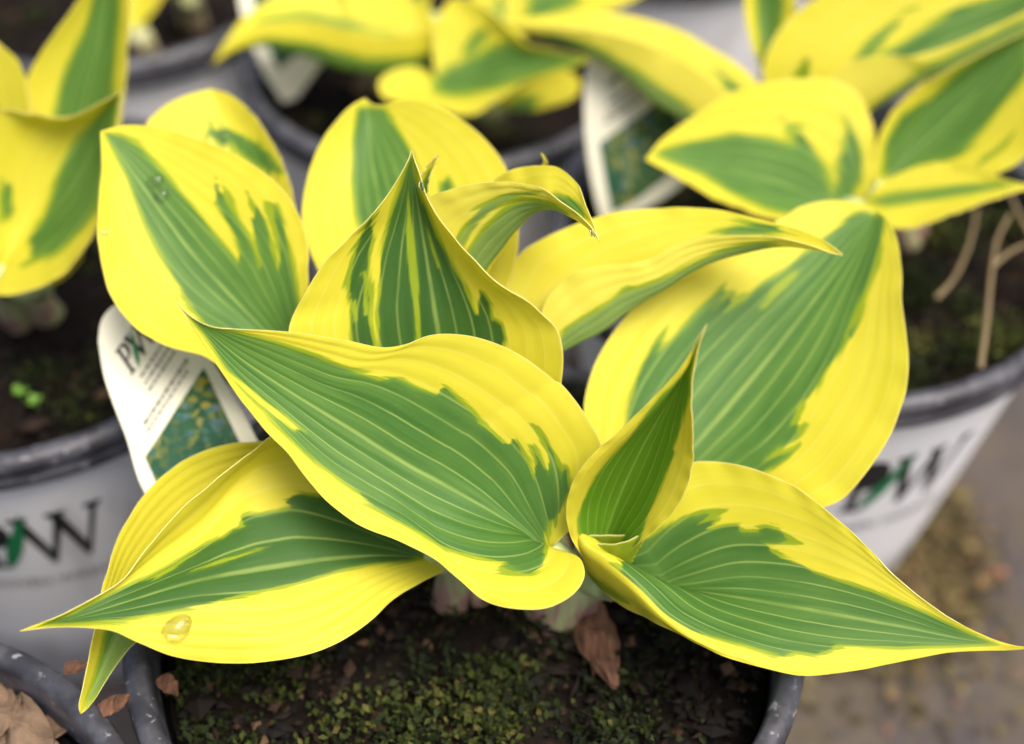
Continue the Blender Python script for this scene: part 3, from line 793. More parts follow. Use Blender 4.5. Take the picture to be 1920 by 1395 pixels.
LEAF_BL2 = leaf(hosta, [     # yellow leaf behind it
    (-1, D([(480, 490), (390, 420), (310, 320), (270, 245), (300, 205), (345, 180), (395, 166)], [368, 368, 370, 374, 378, 381, 384])),
    (0, D([(482, 488), (470, 420), (445, 330), (420, 240), (395, 166)], [372, 376, 380, 383, 384])),
    (1, D([(485, 485), (550, 430), (548, 360), (528, 302), (503, 256), (466, 206), (430, 177), (395, 166)], [368, 368, 371, 374, 377, 380, 383, 384]))],
    green=[[(385, 245), (420, 240), (460, 258), (500, 285), (530, 325), (500, 320), (470, 300), (440, 275), (400, 262)]],
    nu=110, nv=70, veins=7, stem=(FT(-.016, .016), .005, .003))

leaf(hosta, [      # broad leaf behind the tall one
    (-1, D([(775, 640), (690, 600), (620, 545), (588, 490), (573, 445), (566, 400), (575, 340), (600, 272), (640, 216), (662, 196), (684, 184)], [346, 350, 355, 358, 360, 362, 365, 368, 371, 373, 375])),
    (0, D([(780, 642), (745, 510), (716, 400), (697, 300), (690, 230), (684, 184)], [347, 358, 367, 374, 376, 375])),
    (1, D([(790, 640), (900, 600), (955, 530), (972, 460), (970, 400), (956, 332), (930, 285), (880, 235), (820, 201), (762, 188), (718, 197), (700, 196), (684, 184)], [346, 348, 351, 354, 357, 361, 364, 367, 370, 373, 375, 375, 375]))],
    green=[[(672, 205), (690, 203), (720, 206), (735, 230), (752, 256), (771, 292), (786, 340), (805, 400), (850, 540), (790, 640), (740, 580), (695, 480), (668, 400), (662, 330), (664, 260)], [(838, 330), (848, 350), (832, 400), (815, 440), (812, 420)]],
    nu=150, nv=96, veins=8, stem=(FT(-.004, .018), .005, .003), jag=.004)

leaf(hosta, [      # long folded leaf pointing right
    (-1, D([(985, 690), (950, 600), (955, 520), (976, 476), (1005, 455), (1071, 424), (1137, 402), (1202, 392), (1290, 389), (1355, 394), (1399, 405), (1465, 421), (1530, 443), (1562, 462), (1580, 477)], [345, 349, 352, 354, 354, 354, 353, 352, 349, 346, 344, 340, 335, 332, 330])),
    (0, D([(995, 700), (1058, 657), (1124, 622), (1185, 574), (1246, 535), (1290, 508), (1333, 489), (1399, 472), (1465, 462), (1530, 468), (1562, 475), (1580, 478)], [346, 346, 346, 346, 345, 344, 343, 341, 338, 334, 332, 330])),
    (1, D([(990, 690), (1010, 610), (1024, 563), (1045, 538), (1075, 512), (1124, 499), (1185, 494), (1220, 485), (1268, 459), (1333, 444), (1399, 441), (1465, 446), (1517, 459), (1560, 474), (1580, 479)], [343, 342, 341, 341, 340, 340, 340, 340, 339, 338, 336, 334, 332, 331, 330]))],
    green=[(Z(940, 350, 2.2875, (200, 760), (290, 605), (390, 545), (480, 492), (580, 420), (560, 450), (700, 395), (820, 335), (960, 275), (1100, 240), (1180, 245), (1050, 300), (900, 335), (750, 420), (560, 540), (420, 650)), -.1, 2),
           (Z(940, 350, 2.2875, (910, 205), (1000, 175), (1100, 162), (1190, 168), (1215, 190), (1100, 204), (950, 208)), -2, 0)],
    nu=170, nv=96, veins=7, stem=(FT(.012, .012), .005, .003), pale=True)

leaf(hosta, [      # large leaf on the right
    (-1, D([(1175, 985), (1120, 910), (1098, 820), (1096, 750), (1114, 684), (1150, 622), (1200, 565), (1290, 500), (1390, 448), (1460, 413), (1500, 388), (1560, 376), (1612, 381), (1644, 396)], [347, 346, 346, 347, 349, 352, 355, 360, 364, 367, 368, 369, 368, 367])),
    (0, D([(1185, 985), (1300, 838), (1400, 722), (1500, 598), (1590, 478), (1644, 396)], [349, 352, 356, 360, 364, 367])),
    (1, D([(1195, 990), (1290, 1015), (1400, 1000), (1495, 972), (1543, 953), (1588, 927), (1640, 865), (1679, 795), (1703, 705), (1700, 634), (1692, 569), (1690, 503), (1679, 440), (1662, 408), (1644, 396)], [346, 342, 337, 334, 332, 332, 333, 336, 340, 344, 348, 353, 360, 364, 367]))],
    green=[Z(940, 350, 2.2875, (1530, 108), (1645, 130), (1630, 220), (1600, 330), (1570, 420), (1530, 500), (1540, 560), (1520, 620), (1480, 650), (1440, 720), (1400, 770), (1350, 850), (1330, 900), (1260, 950), (1250, 1000), (1290, 1040), (1260, 1090), (1200, 1110), (1140, 1165), (1240, 1150), (1170, 1200), (1050, 1260), (850, 1400), (560, 1460), (530, 1100), (545, 960), (570, 870), (600, 780), (640, 700), (690, 640), (660, 720), (700, 690), (750, 640), (800, 580), (860, 520), (955, 430), (950, 470), (890, 545), (1000, 450), (1000, 490), (950, 545), (1040, 490), (1100, 430), (1180, 390), (1210, 370), (1270, 310), (1350, 260), (1430, 190))],
    lime=[Z(940, 350, 2.2875, (1640, 240), (1625, 340), (1590, 430), (1550, 530), (1510, 620), (1465, 665), (1490, 590), (1540, 490), (1580, 400), (1610, 300)), Z(940, 350, 2.2875, (1200, 400), (1300, 320), (1260, 390), (1130, 520), (1110, 520))],
    nu=220, nv=130, veins=8, stem=(FT(.016, .008), .006, .004), jag=.01)

leaf(hosta, [      # drooping leaf at the lower left, behind
    (-1, D([(605, 885), (550, 840), (490, 828), (420, 835), (360, 855), (310, 889), (270, 930), (240, 974), (216, 1020), (198, 1075), (186, 1130), (170, 1215), (156, 1285), (148, 1325), (151, 1339)], [338, 337, 336, 335, 334, 332, 330, 328, 326, 323, 320, 315, 312, 311, 311])),
    (0, D([(610, 890), (510, 905), (410, 965), (325, 1035), (262, 1105), (218, 1180), (184, 1262), (160, 1318), (151, 1339)], [340, 341, 339, 336, 331, 324, 318, 313, 311])),
    (1, D([(612, 896), (565, 950), (485, 1020), (405, 1088), (335, 1140), (284, 1180), (242, 1216), (207, 1263), (180, 1308), (160, 1333), (151, 1339)], [340, 340, 337, 333, 328, 324, 320, 317, 314, 312, 311]))],
    green=[[(205, 1150), (195, 1215), (178, 1275), (160, 1322), (185, 1300), (210, 1260), (250, 1215), (270, 1160)]],
    nu=150, nv=90, veins=7, stem=(FT(-.012, .004), .005, .003), soft=14, pale=True)

# ---- hosta in the white pot at the left
c1 = on_plane(72, 605, ZS)
h1 = empty('hosta_plant', c1, 'hosta in the white pot marked W, with a cupped leaf beside an upright one', 'hosta', 'potted hostas')
B = dict(nu=90, nv=56, veins=7, soft=16)
leaf(h1, [(-1, D([(70, 520), (40, 400), (38, 260), (47, 160), (82, 90), (132, 20), (175, -50), (205, -120)], [415, 414, 413, 412, 410, 407, 404, 402])),
          (0, D([(78, 522), (108, 380), (150, 230), (182, 100), (200, -20), (205, -120)], [418, 420, 420, 416, 410, 402])),
          (1, D([(90, 520), (150, 450), (205, 340), (229, 220), (239, 120), (244, 20), (238, -60), (205, -120)], [415, 411, 408, 407, 406, 405, 404, 402]))],
     green=[[(100, 230), (118, 150), (140, 95), (160, 60), (180, -20), (190, -80), (225, -60), (220, 40), (214, 110), (210, 200), (180, 330), (110, 480), (95, 400)]], stem=((c1[0], c1[1] + .006, ZS), .006, .004), **B)
leaf(h1, [(-1, D([(-10, 500), (-60, 430), (-55, 320), (-20, 225), (10, 205), (60, 212), (130, 219), (185, 194), (230, 170)], [395, 391, 389, 388, 388, 387, 386, 384, 382])),
          (0, D([(0, 508), (45, 430), (95, 345), (150, 265), (198, 205), (230, 170)], [399, 402, 401, 397, 389, 382])),
          (1, D([(5, 512), (-15, 548), (55, 546), (118, 516), (168, 452), (196, 380), (207, 300), (220, 225), (230, 170)], [397, 390, 385, 383, 382, 382, 382, 382, 382]))],
     green=[[(222, 180), (190, 215), (150, 255), (125, 290), (110, 330), (95, 380), (75, 420), (58, 440), (62, 488), (110, 470), (150, 430), (183, 385), (197, 300)], [(4, 340), (20, 345), (24, 400), (6, 405)]], stem=((c1[0] - .004, c1[1] - .002, ZS), .006, .004), **B)
leaf(h1, [(-1, D([(10, 520), (-70, 420), (-90, 250), (-50, 130), (-5, 78)], [412, 410, 408, 406, 404])),
          (0, D([(15, 520), (-5, 400), (-15, 250), (-8, 150), (-5, 78)], [414, 415, 413, 408, 404])),
          (1, D([(20, 520), (55, 400), (62, 250), (40, 125), (-5, 78)], [412, 408, 405, 404, 404]))],
     green=[[(-60, 300), (-20, 180), (0, 240), (10, 420), (-30, 420)]], stem=((c1[0] - .01, c1[1] + .004, ZS), .006, .004), **B)
leaf(h1, [(-1, D([(60, 525), (110, 480), (140, 460), (165, 440)], [402, 398, 396, 395])),
          (0, D([(64, 530), (105, 500), (140, 480), (165, 440)], [404, 402, 400, 395])),
          (1, D([(68, 535), (110, 530), (145, 500), (165, 440)], [402, 398, 396, 395]))], stem=((c1[0] + .006, c1[1], ZS), .006, .004), **B)

# ---- hosta in the middle pot behind
c2 = on_plane(690, 175, ZS)
h2 = empty('hosta_plant', c2, 'blurred hosta with a long drooping tip over the pot rim and a rounded yellow lobe', 'hosta', 'potted hostas')
leaf(h2, [(-1, D([(830, 70), (790, 0), (700, -45), (590, -40), (505, 0), (455, 36), (425, 76), (400, 117)], [505, 508, 510, 508, 502, 494, 486, 478])),
          (0, D([(835, 85), (790, 118), (730, 133), (650, 128), (575, 104), (500, 86), (438, 96), (400, 119)], [505, 503, 500, 497, 494, 489, 483, 478])),
          (1, D([(840, 60), (790, 60), (720, 70), (650, 54), (575, 38), (505, 44), (440, 70), (400, 118)], [498, 492, 488, 486, 485, 484, 481, 478]))],
     green=[([(440, 98), (520, 95), (600, 118), (680, 138), (780, 128), (830, 95), (770, 112), (680, 112), (590, 85), (500, 75)], -.1, 1), ([(480, 45), (560, 25), (660, 45), (740, 65), (650, 50), (560, 35)], -1, 0)], stem=((c2[0], c2[1], ZS), .007, .005), **B)
leaf(h2, [(-1, D([(822, 165), (812, 110), (818, 45), (850, -5), (900, 8), (942, 42), (985, 80), (1045, 94), (1108, 108)], [492, 492, 492, 491, 488, 484, 481, 477, 472])),
          (0, D([(825, 168), (900, 152), (1000, 127), (1060, 115), (1108, 108)], [495, 491, 483, 477, 472])),
          (1, D([(818, 160), (785, 128), (738, 132), (710, 156), (720, 182), (765, 195), (830, 207), (882, 216), (932, 190), (980, 157), (1035, 139), (1080, 124), (1108, 110)], [494, 489, 484, 480, 477, 475, 474, 473, 473, 474, 474, 473, 472]))],
     green=[[(1095, 110), (1040, 104), (985, 95), (955, 80), (925, 88), (880, 112), (842, 130), (806, 165), (850, 182), (920, 168), (990, 143), (1060, 124)], [(868, 95), (890, 65), (915, 50), (905, 75), (880, 105)]], stem=((c2[0] + .008, c2[1], ZS), .007, .005), **B)
leaf(h2, [(-1, D([(740, 125), (680, 60), (640, -20), (660, -120)], [506, 505, 504, 502])), (0, D([(742, 128), (732, 50), (720, -30), (710, -150)], [510, 512, 510, 504])),
          (1, D([(745, 125), (800, 50), (800, -40), (770, -130)], [506, 505, 504, 502]))],
     green=[[(705, -40), (740, -40), (735, 20), (725, 55), (712, 20)], [(780, -40), (795, -20), (770, 30), (765, 10)]], stem=((c2[0] + .004, c2[1] + .008, ZS), .007, .005), **B)
leaf(h2, [(-1, D([(900, 90), (880, 10), (920, -60), (1050, -100), (1250, -40)], [512, 513, 514, 514, 512])), (0, D([(910, 95), (970, 20), (1050, -20), (1150, -40), (1250, -40)], [515, 518, 518, 516, 512])),
          (1, D([(920, 95), (990, 60), (1080, 35), (1170, 10), (1250, -40)], [512, 511, 510, 510, 512]))],
     green=[[(985, 40), (1005, -30), (1085, -40), (1085, 5), (1040, 25)], [(935, -10), (950, 20), (945, 35), (930, 10)]], stem=((c2[0] + .012, c2[1] + .004, ZS), .007, .005), **B)
leaf(h2, [(-1, D([(930, 195), (960, 160), (1020, 138), (1070, 135), (1090, 155)], [502, 500, 498, 497, 496])), (0, D([(935, 200), (985, 178), (1040, 162), (1090, 157)], [503, 502, 499, 496])),
          (1, D([(940, 205), (1000, 208), (1050, 195), (1080, 180), (1090, 160)], [501, 499, 497, 496, 496]))], green=[[(940, 205), (980, 182), (1010, 185), (990, 215)]], stem=((c2[0] + .02, c2[1] - .01, ZS), .007, .005), **B)

# ---- hosta in the pot at the right
c3 = on_plane(1690, 455, ZS)
h3 = empty('hosta_plant', c3, 'hosta with a blunt rounded leaf touching a plant tag, above dry stems', 'hosta', 'potted hostas')
S3 = lambda dx, dy: ((c3[0] + dx, c3[1] + dy, ZS), .006, .004)
leaf(h3, [(-1, D([(1450, 300), (1450, 215), (1418, 152), (1380, 119), (1330, 88), (1270, 55), (1210, 36), (1150, 23), (1080, 22), (1000, 31), (945, 39)], [432, 437, 441, 443, 444, 445, 445, 444, 442, 438, 434])),
          (0, D([(1440, 305), (1360, 262), (1310, 237), (1268, 215), (1220, 185), (1170, 142), (1112, 106), (1060, 82), (1000, 63), (945, 43)], [432, 436, 438, 440, 441, 442, 442, 441, 438, 434])),
          (1, D([(1430, 300), (1420, 240), (1385, 195), (1340, 160), (1280, 118), (1200, 80), (1120, 60), (1050, 52), (1000, 47), (945, 41)], [428, 429, 431, 432, 433, 434, 435, 435, 435, 434]))],
     green=[([(1010, 68), (1110, 112), (1220, 190), (1300, 240), (1340, 250), (1310, 215), (1230, 160), (1120, 92), (1040, 62)], -.3, .7), ([(1340, 130), (1390, 170), (1400, 190), (1360, 165)], -1, 0)], stem=S3(-.008, .012), pale=True, **B)
leaf(h3, [(-1, D([(1612, 385), (1637, 340), (1642, 280), (1632, 220), (1602, 170), (1560, 150), (1480, 149), (1410, 160), (1350, 185), (1290, 225), (1240, 262), (1211, 297)], [425, 424, 424, 425, 425, 424, 421, 417, 413, 409, 405, 401])),
          (0, D([(1608, 390), (1545, 372), (1440, 336), (1320, 311), (1260, 301), (1211, 298)], [427, 426, 420, 412, 407, 401])),
          (1, D([(1606, 396), (1580, 410), (1520, 421), (1460, 413), (1400, 396), (1330, 366), (1260, 326), (1211, 300)], [424, 419, 414, 410, 407, 405, 403, 401]))],
     green=[[(1228, 290), (1280, 270), (1330, 262), (1378, 250), (1420, 258), (1450, 262), (1482, 272), (1492, 250), (1474, 224), (1500, 240), (1522, 280), (1542, 315), (1556, 355), (1562, 388), (1567, 340), (1586, 280), (1585, 232), (1602, 258), (1617, 300), (1612, 340), (1592, 375), (1550, 398), (1480, 400), (1440, 390), (1380, 365), (1320, 327), (1270, 307)]], stem=S3(-.006, 0), **B)
leaf(h3, [(-1, D([(1640, 345), (1642, 280), (1660, 230), (1702, 178), (1780, 130), (1860, 90), (1920, 60), (2000, 10)], [425, 423, 421, 418, 415, 412, 410, 408])), (0, D([(1645, 350), (1745, 255), (1850, 155), (1930, 75), (2000, 10)], [428, 426, 420, 414, 408])),
          (1, D([(1650, 355), (1750, 365), (1850, 335), (1915, 300), (1965, 210), (1990, 100), (2000, 10)], [424, 416, 410, 407, 406, 407, 408]))],
     green=[[(1655, 325), (1662, 265), (1692, 215), (1745, 185), (1795, 138), (1850, 100), (1930, 60), (1925, 140), (1865, 210), (1835, 250), (1800, 292), (1720, 310), (1690, 335)], [(1868, 285), (1885, 270), (1840, 305), (1825, 310)]], stem=S3(.006, .004), **B)
leaf(h3, [(-1, D([(1565, 250), (1480, 215), (1432, 150), (1443, 88), (1492, 25), (1600, -40), (1800, -90), (2030, -50)], [438, 442, 443, 442, 440, 436, 428, 416])), (0, D([(1575, 250), (1632, 208), (1702, 162), (1800, 112), (1920, 52), (2030, -45)], [438, 434, 430, 427, 423, 416])),
          (1, D([(1560, 235), (1548, 165), (1590, 118), (1650, 104), (1712, 104), (1800, 76), (1920, 22), (2030, -48)], [434, 430, 427, 425, 423, 421, 418, 416]))],
     green=[([(1605, 110), (1640, 70), (1705, 18), (1690, 40), (1655, 80), (1630, 112)], -1, 0), ([(1640, 110), (1720, 68), (1800, 15), (1930, -20), (1930, 40), (1800, 100), (1700, 130)], -1, 0), ([(1630, 212), (1702, 165), (1800, 116), (1930, 52), (1930, 32), (1800, 97), (1720, 140), (1650, 190)], -.05, 1)], stem=S3(0, .012), pale=True, **B)
leaf(h3, [(-1, D([(1450, 230), (1425, 130), (1397, 35), (1402, -40), (1440, -90)], [452, 452, 452, 450, 448])), (0, D([(1455, 230), (1440, 120), (1432, 20), (1440, -90)], [455, 456, 455, 448])), (1, D([(1460, 230), (1475, 130), (1492, 40), (1485, -40), (1440, -90)], [452, 452, 450, 449, 448]))],
     green=[[(1420, -60), (1421, 50), (1432, 130), (1456, 70), (1468, 5), (1452, -60)]], stem=S3(-.012, .018), **B)
leaf(h3, [(-1, D([(1440, 200), (1455, 160), (1490, 125), (1519, 99)], [436, 435, 434, 432])), (0, D([(1480, 205), (1490, 160), (1505, 130), (1519, 99)], [438, 437, 435, 432])), (1, D([(1525, 205), (1522, 160), (1521, 130), (1519, 99)], [436, 435, 434, 432]))],
     green=[[(1490, 200), (1495, 140), (1512, 115), (1510, 150), (1505, 200)]], mat='young', stem=S3(-.004, .010), **B)
leaf(h3, [(-1, D([(1612, 388), (1648, 348), (1708, 316), (1770, 305), (1832, 315), (1885, 336), (1945, 350)], [420, 418, 416, 413, 409, 406, 403])), (0, D([(1610, 392), (1680, 378), (1760, 370), (1850, 357), (1900, 352), (1945, 351)], [420, 416, 412, 408, 405, 403])),
          (1, D([(1610, 396), (1650, 420), (1710, 428), (1785, 402), (1862, 374), (1910, 359), (1945, 352)], [416, 410, 406, 404, 403, 403, 403]))],
     green=[[(1630, 375), (1700, 362), (1800, 350), (1900, 344), (1820, 362), (1720, 376), (1660, 385)]], stem=S3(.002, -.002), **B)

# ---- plant at the far left back, of which leaf bases show
c4 = on_plane(320, 60, ZS)
h4 = empty('hosta_plant', c4, 'hosta in the dark rimmed pot behind, only its stems and lowest leaf showing', 'hosta', 'potted hostas')
leaf(h4, [(-1, D([(250, 60), (190, 10), (150, -40), (200, -120)], [545, 542, 540, 540])), (0, D([(255, 62), (250, 0), (260, -60), (250, -130)], [548, 548, 546, 540])), (1, D([(262, 55), (305, -5), (330, -60), (300, -120)], [545, 543, 541, 540]))],
     stem=(on_plane(285, 135, ZS), .007, .005), **B)
leaf(h4, [(-1, D([(350, -10), (300, -60), (310, -130)], [560, 558, 556])), (0, D([(355, -10), (355, -70), (360, -150)], [562, 562, 558])), (1, D([(360, -10), (420, -60), (410, -130)], [560, 558, 556]))],
     stem=(on_plane(368, 60, ZS), .007, .005), **B)

# ------------------------------------------------------------------ plant tags
def tag_card(label, outline, depth, panel, thick=0.0006):
    """a plastic tag standing in the soil: outline in picture points on a leaning plane given by three depth samples"""
    (xa, ya, da), (xb, yb, db), (xc, yc, dc) = depth
    A, Bp, C = (at(*q) for q in depth)
    n = np.cross(Bp - A, C - A); n /= np.linalg.norm(n)
    if n @ (CAM - A) < 0: n = -n
    def hit(px, py, lift=0.0):
        r = FWD + RT * (px - W / 2) / F + UP * (H / 2 - py) / F
        return CAM + r * (((A + n * lift - CAM) @ n) / (r @ n))
    base = hit(*outline[0])
    cen = np.mean([hit(*p) for p in outline], 0)
    e = empty('plant_tag', (cen[0], cen[1], ZS), label, 'plant tag', 'printed tags in the pots')
    def plate(name, poly, lift, mat, th=0.0, parent=e):
        bm = bmesh.new()
        f = bm.faces.new([bm.verts.new(tuple(hit(x, y, lift))) for x, y in poly])
        if th:
            ex = bmesh.ops.extrude_face_region(bm, geom=[f])
            bmesh.ops.translate(bm, vec=tuple(-n * th), verts=[q for q in ex['geom'] if isinstance(q, bmesh.types.BMVert)])
        bmesh.ops.recalc_face_normals(bm, faces=bm.faces[:])
        bmesh.ops.triangulate(bm, faces=bm.faces[:])
        me = bpy.data.meshes.new(name); bm.to_mesh(me); bm.free(); me.materials.append(mat)
        o = bpy.data.objects.new(name, me); COL.objects.link(o)
        o.parent = parent
        if parent is e: o.matrix_parent_inverse = Matrix.Translation(-Vector(e.location))
        return o
    card = plate('card', outline, 0.0, M['card'], thick)
    plate('printed_picture', panel, 0.0002, M['picture'])
    return e, plate, hit

def smooth_poly(pts, n=90):
    P = np.array([(x, y, 0.0) for x, y in pts] + [(pts[0][0], pts[0][1], 0.0)])
    return [(p[0], p[1]) for p in crom(P, n)[:-1]]

t1, plate1, hit1 = tag_card('white plant tag with dark letters beside the pot marked W, green picture at its foot',
    smooth_poly([(184, 640), (190, 600), (214, 572), (255, 560), (310, 572), (360, 620), (406, 690), (439, 745), (481, 823), (515, 900), (500, 985), (420, 1045), (345, 1030), (292, 957), (262, 905), (237, 822), (214, 762), (195, 705)]),
    [(200, 600, 360), (420, 700, 362), (330, 1000, 346)],
    [(272, 857), (300, 815), (340, 752), (382, 689), (415, 758), (448, 826), (490, 910), (430, 1000), (350, 985), (315, 945), (291, 900)])
E1, E2 = np.array([.55, -.83]), np.array([.56, .83])      # writing direction and letter-down direction on the tag
def on_tag(plate, name, poly, org, s1, s2, mat, lift=0.0003):
    return plate(name, [tuple(np.array(org) + E1 * x * s1 + E2 * (1 - y) * s2) for x, y in poly], lift, mat)
on_tag(plate1, 'letter', P_OUT, (216, 660), 44, 54, M['ink'])
on_tag(plate1, 'letter', [(x + .62, y) for x, y in W_OUT], (216, 660), 44, 54, M['ink'])
on_tag(plate1, 'leaf_emblem', [(x + .66, y) for x, y in SWOOSH], (218, 662), 44, 54, M['ink_green'], 0.0005)
def text_rows(plate, rows, seed):
    r_ = np.random.default_rng(seed)
    for (ox, oy, length, hgt, mat) in rows:
        x = 0.0
        while x < length:
            w = r_.uniform(5, 16)
            if x + w > length: break
            p0 = np.array([ox, oy]) + E1 * x
            plate('printed_word', [tuple(p0), tuple(p0 + E1 * w), tuple(p0 + E1 * w + E2 * hgt), tuple(p0 + E2 * hgt)], 0.0003, M[mat])
            x += w + 3.0
text_rows(plate1, [(262, 705, 80, 5, 'ink_grey'), (270, 718, 95, 5, 'ink_grey'), (277, 731, 90, 5, 'ink_grey'), (268, 793, 150, 7, 'ink_grey'), (275, 806, 150, 5, 'ink_grey')], 5)

t2, plate2, hit2 = tag_card('white plant tag leaning between the yellow hostas, touched by a leaf tip',
    smooth_poly([(1098, 135), (1106, 110), (1128, 103), (1160, 118), (1215, 155), (1262, 200), (1285, 240), (1296, 300), (1290, 335), (1240, 375), (1185, 402), (1150, 425), (1130, 412), (1116, 370), (1100, 280), (1095, 200)]),
    [(1110, 120, 452), (1270, 220, 456), (1140, 410, 462)],
    [(1124, 268), (1160, 243), (1200, 216), (1235, 190), (1258, 208), (1276, 232), (1286, 295), (1240, 340), (1190, 378), (1148, 398), (1136, 340)])
E1, E2 = np.array([.82, -.57]), np.array([.30, .95])
text_rows(plate2, [(1138, 192, 75, 6, 'ink_grey'), (1135, 215, 95, 5, 'ink_grey'), (1133, 228, 95, 5, 'ink_grey'), (1140, 150, 30, 12, 'ink_grey')], 8)

t3, plate3, hit3 = tag_card('pale tag half hidden under the long drooping leaf tip of the blurred hosta',
    [(440, -60), (452, 20), (474, 85), (497, 140), (530, 192), (556, 184), (606, 116), (640, 50), (650, -40), (560, -90)],
    [(480, 80, 528), (600, 110, 530), (535, 190, 525)],
    [(470, -20), (480, 40), (503, 90), (522, 132), (545, 112), (590, 75), (610, 20), (600, -40)])

# ------------------------------------------------------------------ water drops
def drop(lf, px, py, r, label, flat=.55, ax=1.2):
    P, PX, N = o_grid[lf.name]
    q = np.argmin(np.hypot(PX[..., 0] - px, PX[..., 1] - py))
    p = P.reshape(-1, 3)[q]; n = N.reshape(-1, 3)[q].copy()
    if n @ (CAM - p) < 0: n = -n
    Zt = Vector(n); q4 = Zt.to_track_quat('Z', 'Y')
    bm = bmesh.new()
    bmesh.ops.create_icosphere(bm, subdivisions=4, radius=1.0)
    for v in bm.verts:
        c = v.co
        w = 1 + .10 * math.sin(2.1 * math.atan2(c.y, c.x) + px) + .05 * math.sin(3 * math.atan2(c.y, c.x))
        z = c.z * flat if c.z > 0 else c.z * .10
        v.co = Vector((c.x * r * ax * w, c.y * r * w, z * r))
        v.co.rotate(q4)
        v.co += Vector(p) + Zt * (0.00022)
    me = bpy.data.meshes.new('water_drop'); bm.to_mesh(me); bm.free()
    me.materials.append(M['water']); me.polygons.foreach_set('use_smooth', [True] * len(me.polygons))
    o = bpy.data.objects.new('water_drop', me); COL.objects.link(o)
    tag(o, label, 'water drop', 'water drops on the leaves')
drop(LEAF_LL, 333, 1178, .0030, 'large clear water drop on the yellow margin of the lowest left leaf')
drop(LEAF_BL, 289, 340, .0019, 'upper of two water drops on the green of the back left leaf')
drop(LEAF_BL, 302, 367, .0019, 'lower of two water drops on the green of the back left leaf')
drop(LEAF_BL, 197, 434, .0010, 'tiny water drop on the yellow edge of the back left leaf')
drop(LEAF_BL2, 418, 254, .0016, 'water drop on the rounded yellow leaf behind the back left leaf', .6)
drop(LEAF_H, 1113, 437, .0010, 'small water drop hanging at the tip of the hooked leaf', .9, 1.0)
drop(LEAF_T, 797, 348, .0012, 'water drop at the edge of the tall leaf just below its tip', .8, 1.0)

# ------------------------------------------------------------------ small things on the soil
def bark_chip(label, px, py, z, L, Wd, rot, seed, tilt=0.2, mat='bark'):
    r_ = random.Random(seed)
    p = on_plane(px, py, z)
    bm = bmesh.new()
    n = 9
    rows = []
    for i in range(n + 1):
        f = i / n
        w = Wd * (0.92 + .08 * math.sin(4 * f)) * (1 - 1.9 * max(0, f - .58)) * r_.uniform(.88, 1.08)
        th = Wd * .17 * r_.uniform(.6, 1.3)
        x = (f - .5) * L
        rows.append([bm.verts.new((x, -w / 2, -th * .3)), bm.verts.new((x, -w * .35, th * r_.uniform(.6, 1))), bm.verts.new((x, w * .1, th * r_.uniform(.5, 1.1))), bm.verts.new((x, w / 2, th * .1)), bm.verts.new((x, 0, -th))])
    for a, b in zip(rows, rows[1:]):
        for q in range(5):
            bm.faces.new((a[q], b[q], b[(q + 1) % 5], a[(q + 1) % 5]))
    bm.faces.new(rows[0]); bm.faces.new(rows[-1][::-1])
    bmesh.ops.recalc_face_normals(bm, faces=bm.faces[:])
    Mx = Matrix.Translation(Vector(p)) @ Matrix.Rotation(rot, 4, 'Z') @ Matrix.Rotation(-tilt, 4, 'Y')
    bm.transform(Mx)
    me = bpy.data.meshes.new('bark_chip'); bm.to_mesh(me); bm.free(); me.materials.append(M[mat])
    o = bpy.data.objects.new('bark_chip', me); COL.objects.link(o)
    tag(o, label, 'bark chip', 'bits of bark')
    return o
bark_chip('long brown bark chip on the soil under the lower right leaf', 1122, 1205, ZS + .008, .031, .0115, math.radians(-76), 3, .12)
bark_chip('small brown bark crumb on the rim beside the drooping green leaf tip', 216, 1318, ZR - .001, .008, .005, .6, 4, 0)
bark_chip('rust brown bark crumb caught inside the front pot rim', 318, 1286, ZR - .004, .007, .0045, -.8, 5, 0)
bark_chip('tiny bark crumb on the rim of the pot of leaf litter', 143, 1250, ZR - .001, .006, .004, .2, 6, 0)

def dry_stem(label, pts, r):
    o = tube('dry_stem', crom([at(*p) for p in pts], 40), r, r * .6, M['straw'], None, seg=8)
    tag(o, label, 'dry stem', 'dry stems in the pot')
dry_stem('long upright tan dry stem ending at the white pot rim', [(1838, 690, 405), (1850, 600, 418), (1858, 520, 428), (1870, 450, 440), (1895, 400, 452)], .0011)
dry_stem('bent dry stem lying on the soil beside the large right leaf', [(1755, 560, 432), (1790, 520, 438), (1820, 450, 448), (1832, 390, 460)], .0010)
dry_stem('dry stem lying across the top of the long upright one', [(1860, 500, 432), (1890, 475, 436), (1930, 455, 440)], .0010)
dry_stem('dark tan dry stem leaning against the far rim', [(1930, 440, 446), (1905, 390, 452), (1890, 360, 458)], .0010)

def seedling(label, px, py):
    p = on_plane(px, py, ZS + .006)
    bm = bmesh.new()
    for s in range(3):
        a = s * 2.1 + px
        c = [bm.verts.new((math.cos(a) * .0014 + math.cos(t) * .0013, math.sin(a) * .0014 + math.sin(t) * .0013, .0006 * math.cos(t - a) + .0004 * s)) for t in np.linspace(0, 6.283, 11)[:-1]]
        f = bm.faces.new(c)
        ex = bmesh.ops.extrude_face_region(bm, geom=[f])
        bmesh.ops.translate(bm, vec=(0, 0, .0004), verts=[q for q in ex['geom'] if isinstance(q, bmesh.types.BMVert)])
    bm.transform(Matrix.Translation(Vector(p)))
    me = bpy.data.meshes.new('seedling'); bm.to_mesh(me); bm.free(); me.materials.append(M['seedling'])
    o = bpy.data.objects.new('seedling', me); COL.objects.link(o)
    st = tube('stem', crom([p + (0, 0, -.012), p + (.0005, 0, -.005), p], 8), .0006, .0005, M['seedling'], None, seg=6)
    st.parent = o
    tag(o, label, 'seedling', 'seedlings in the soil')
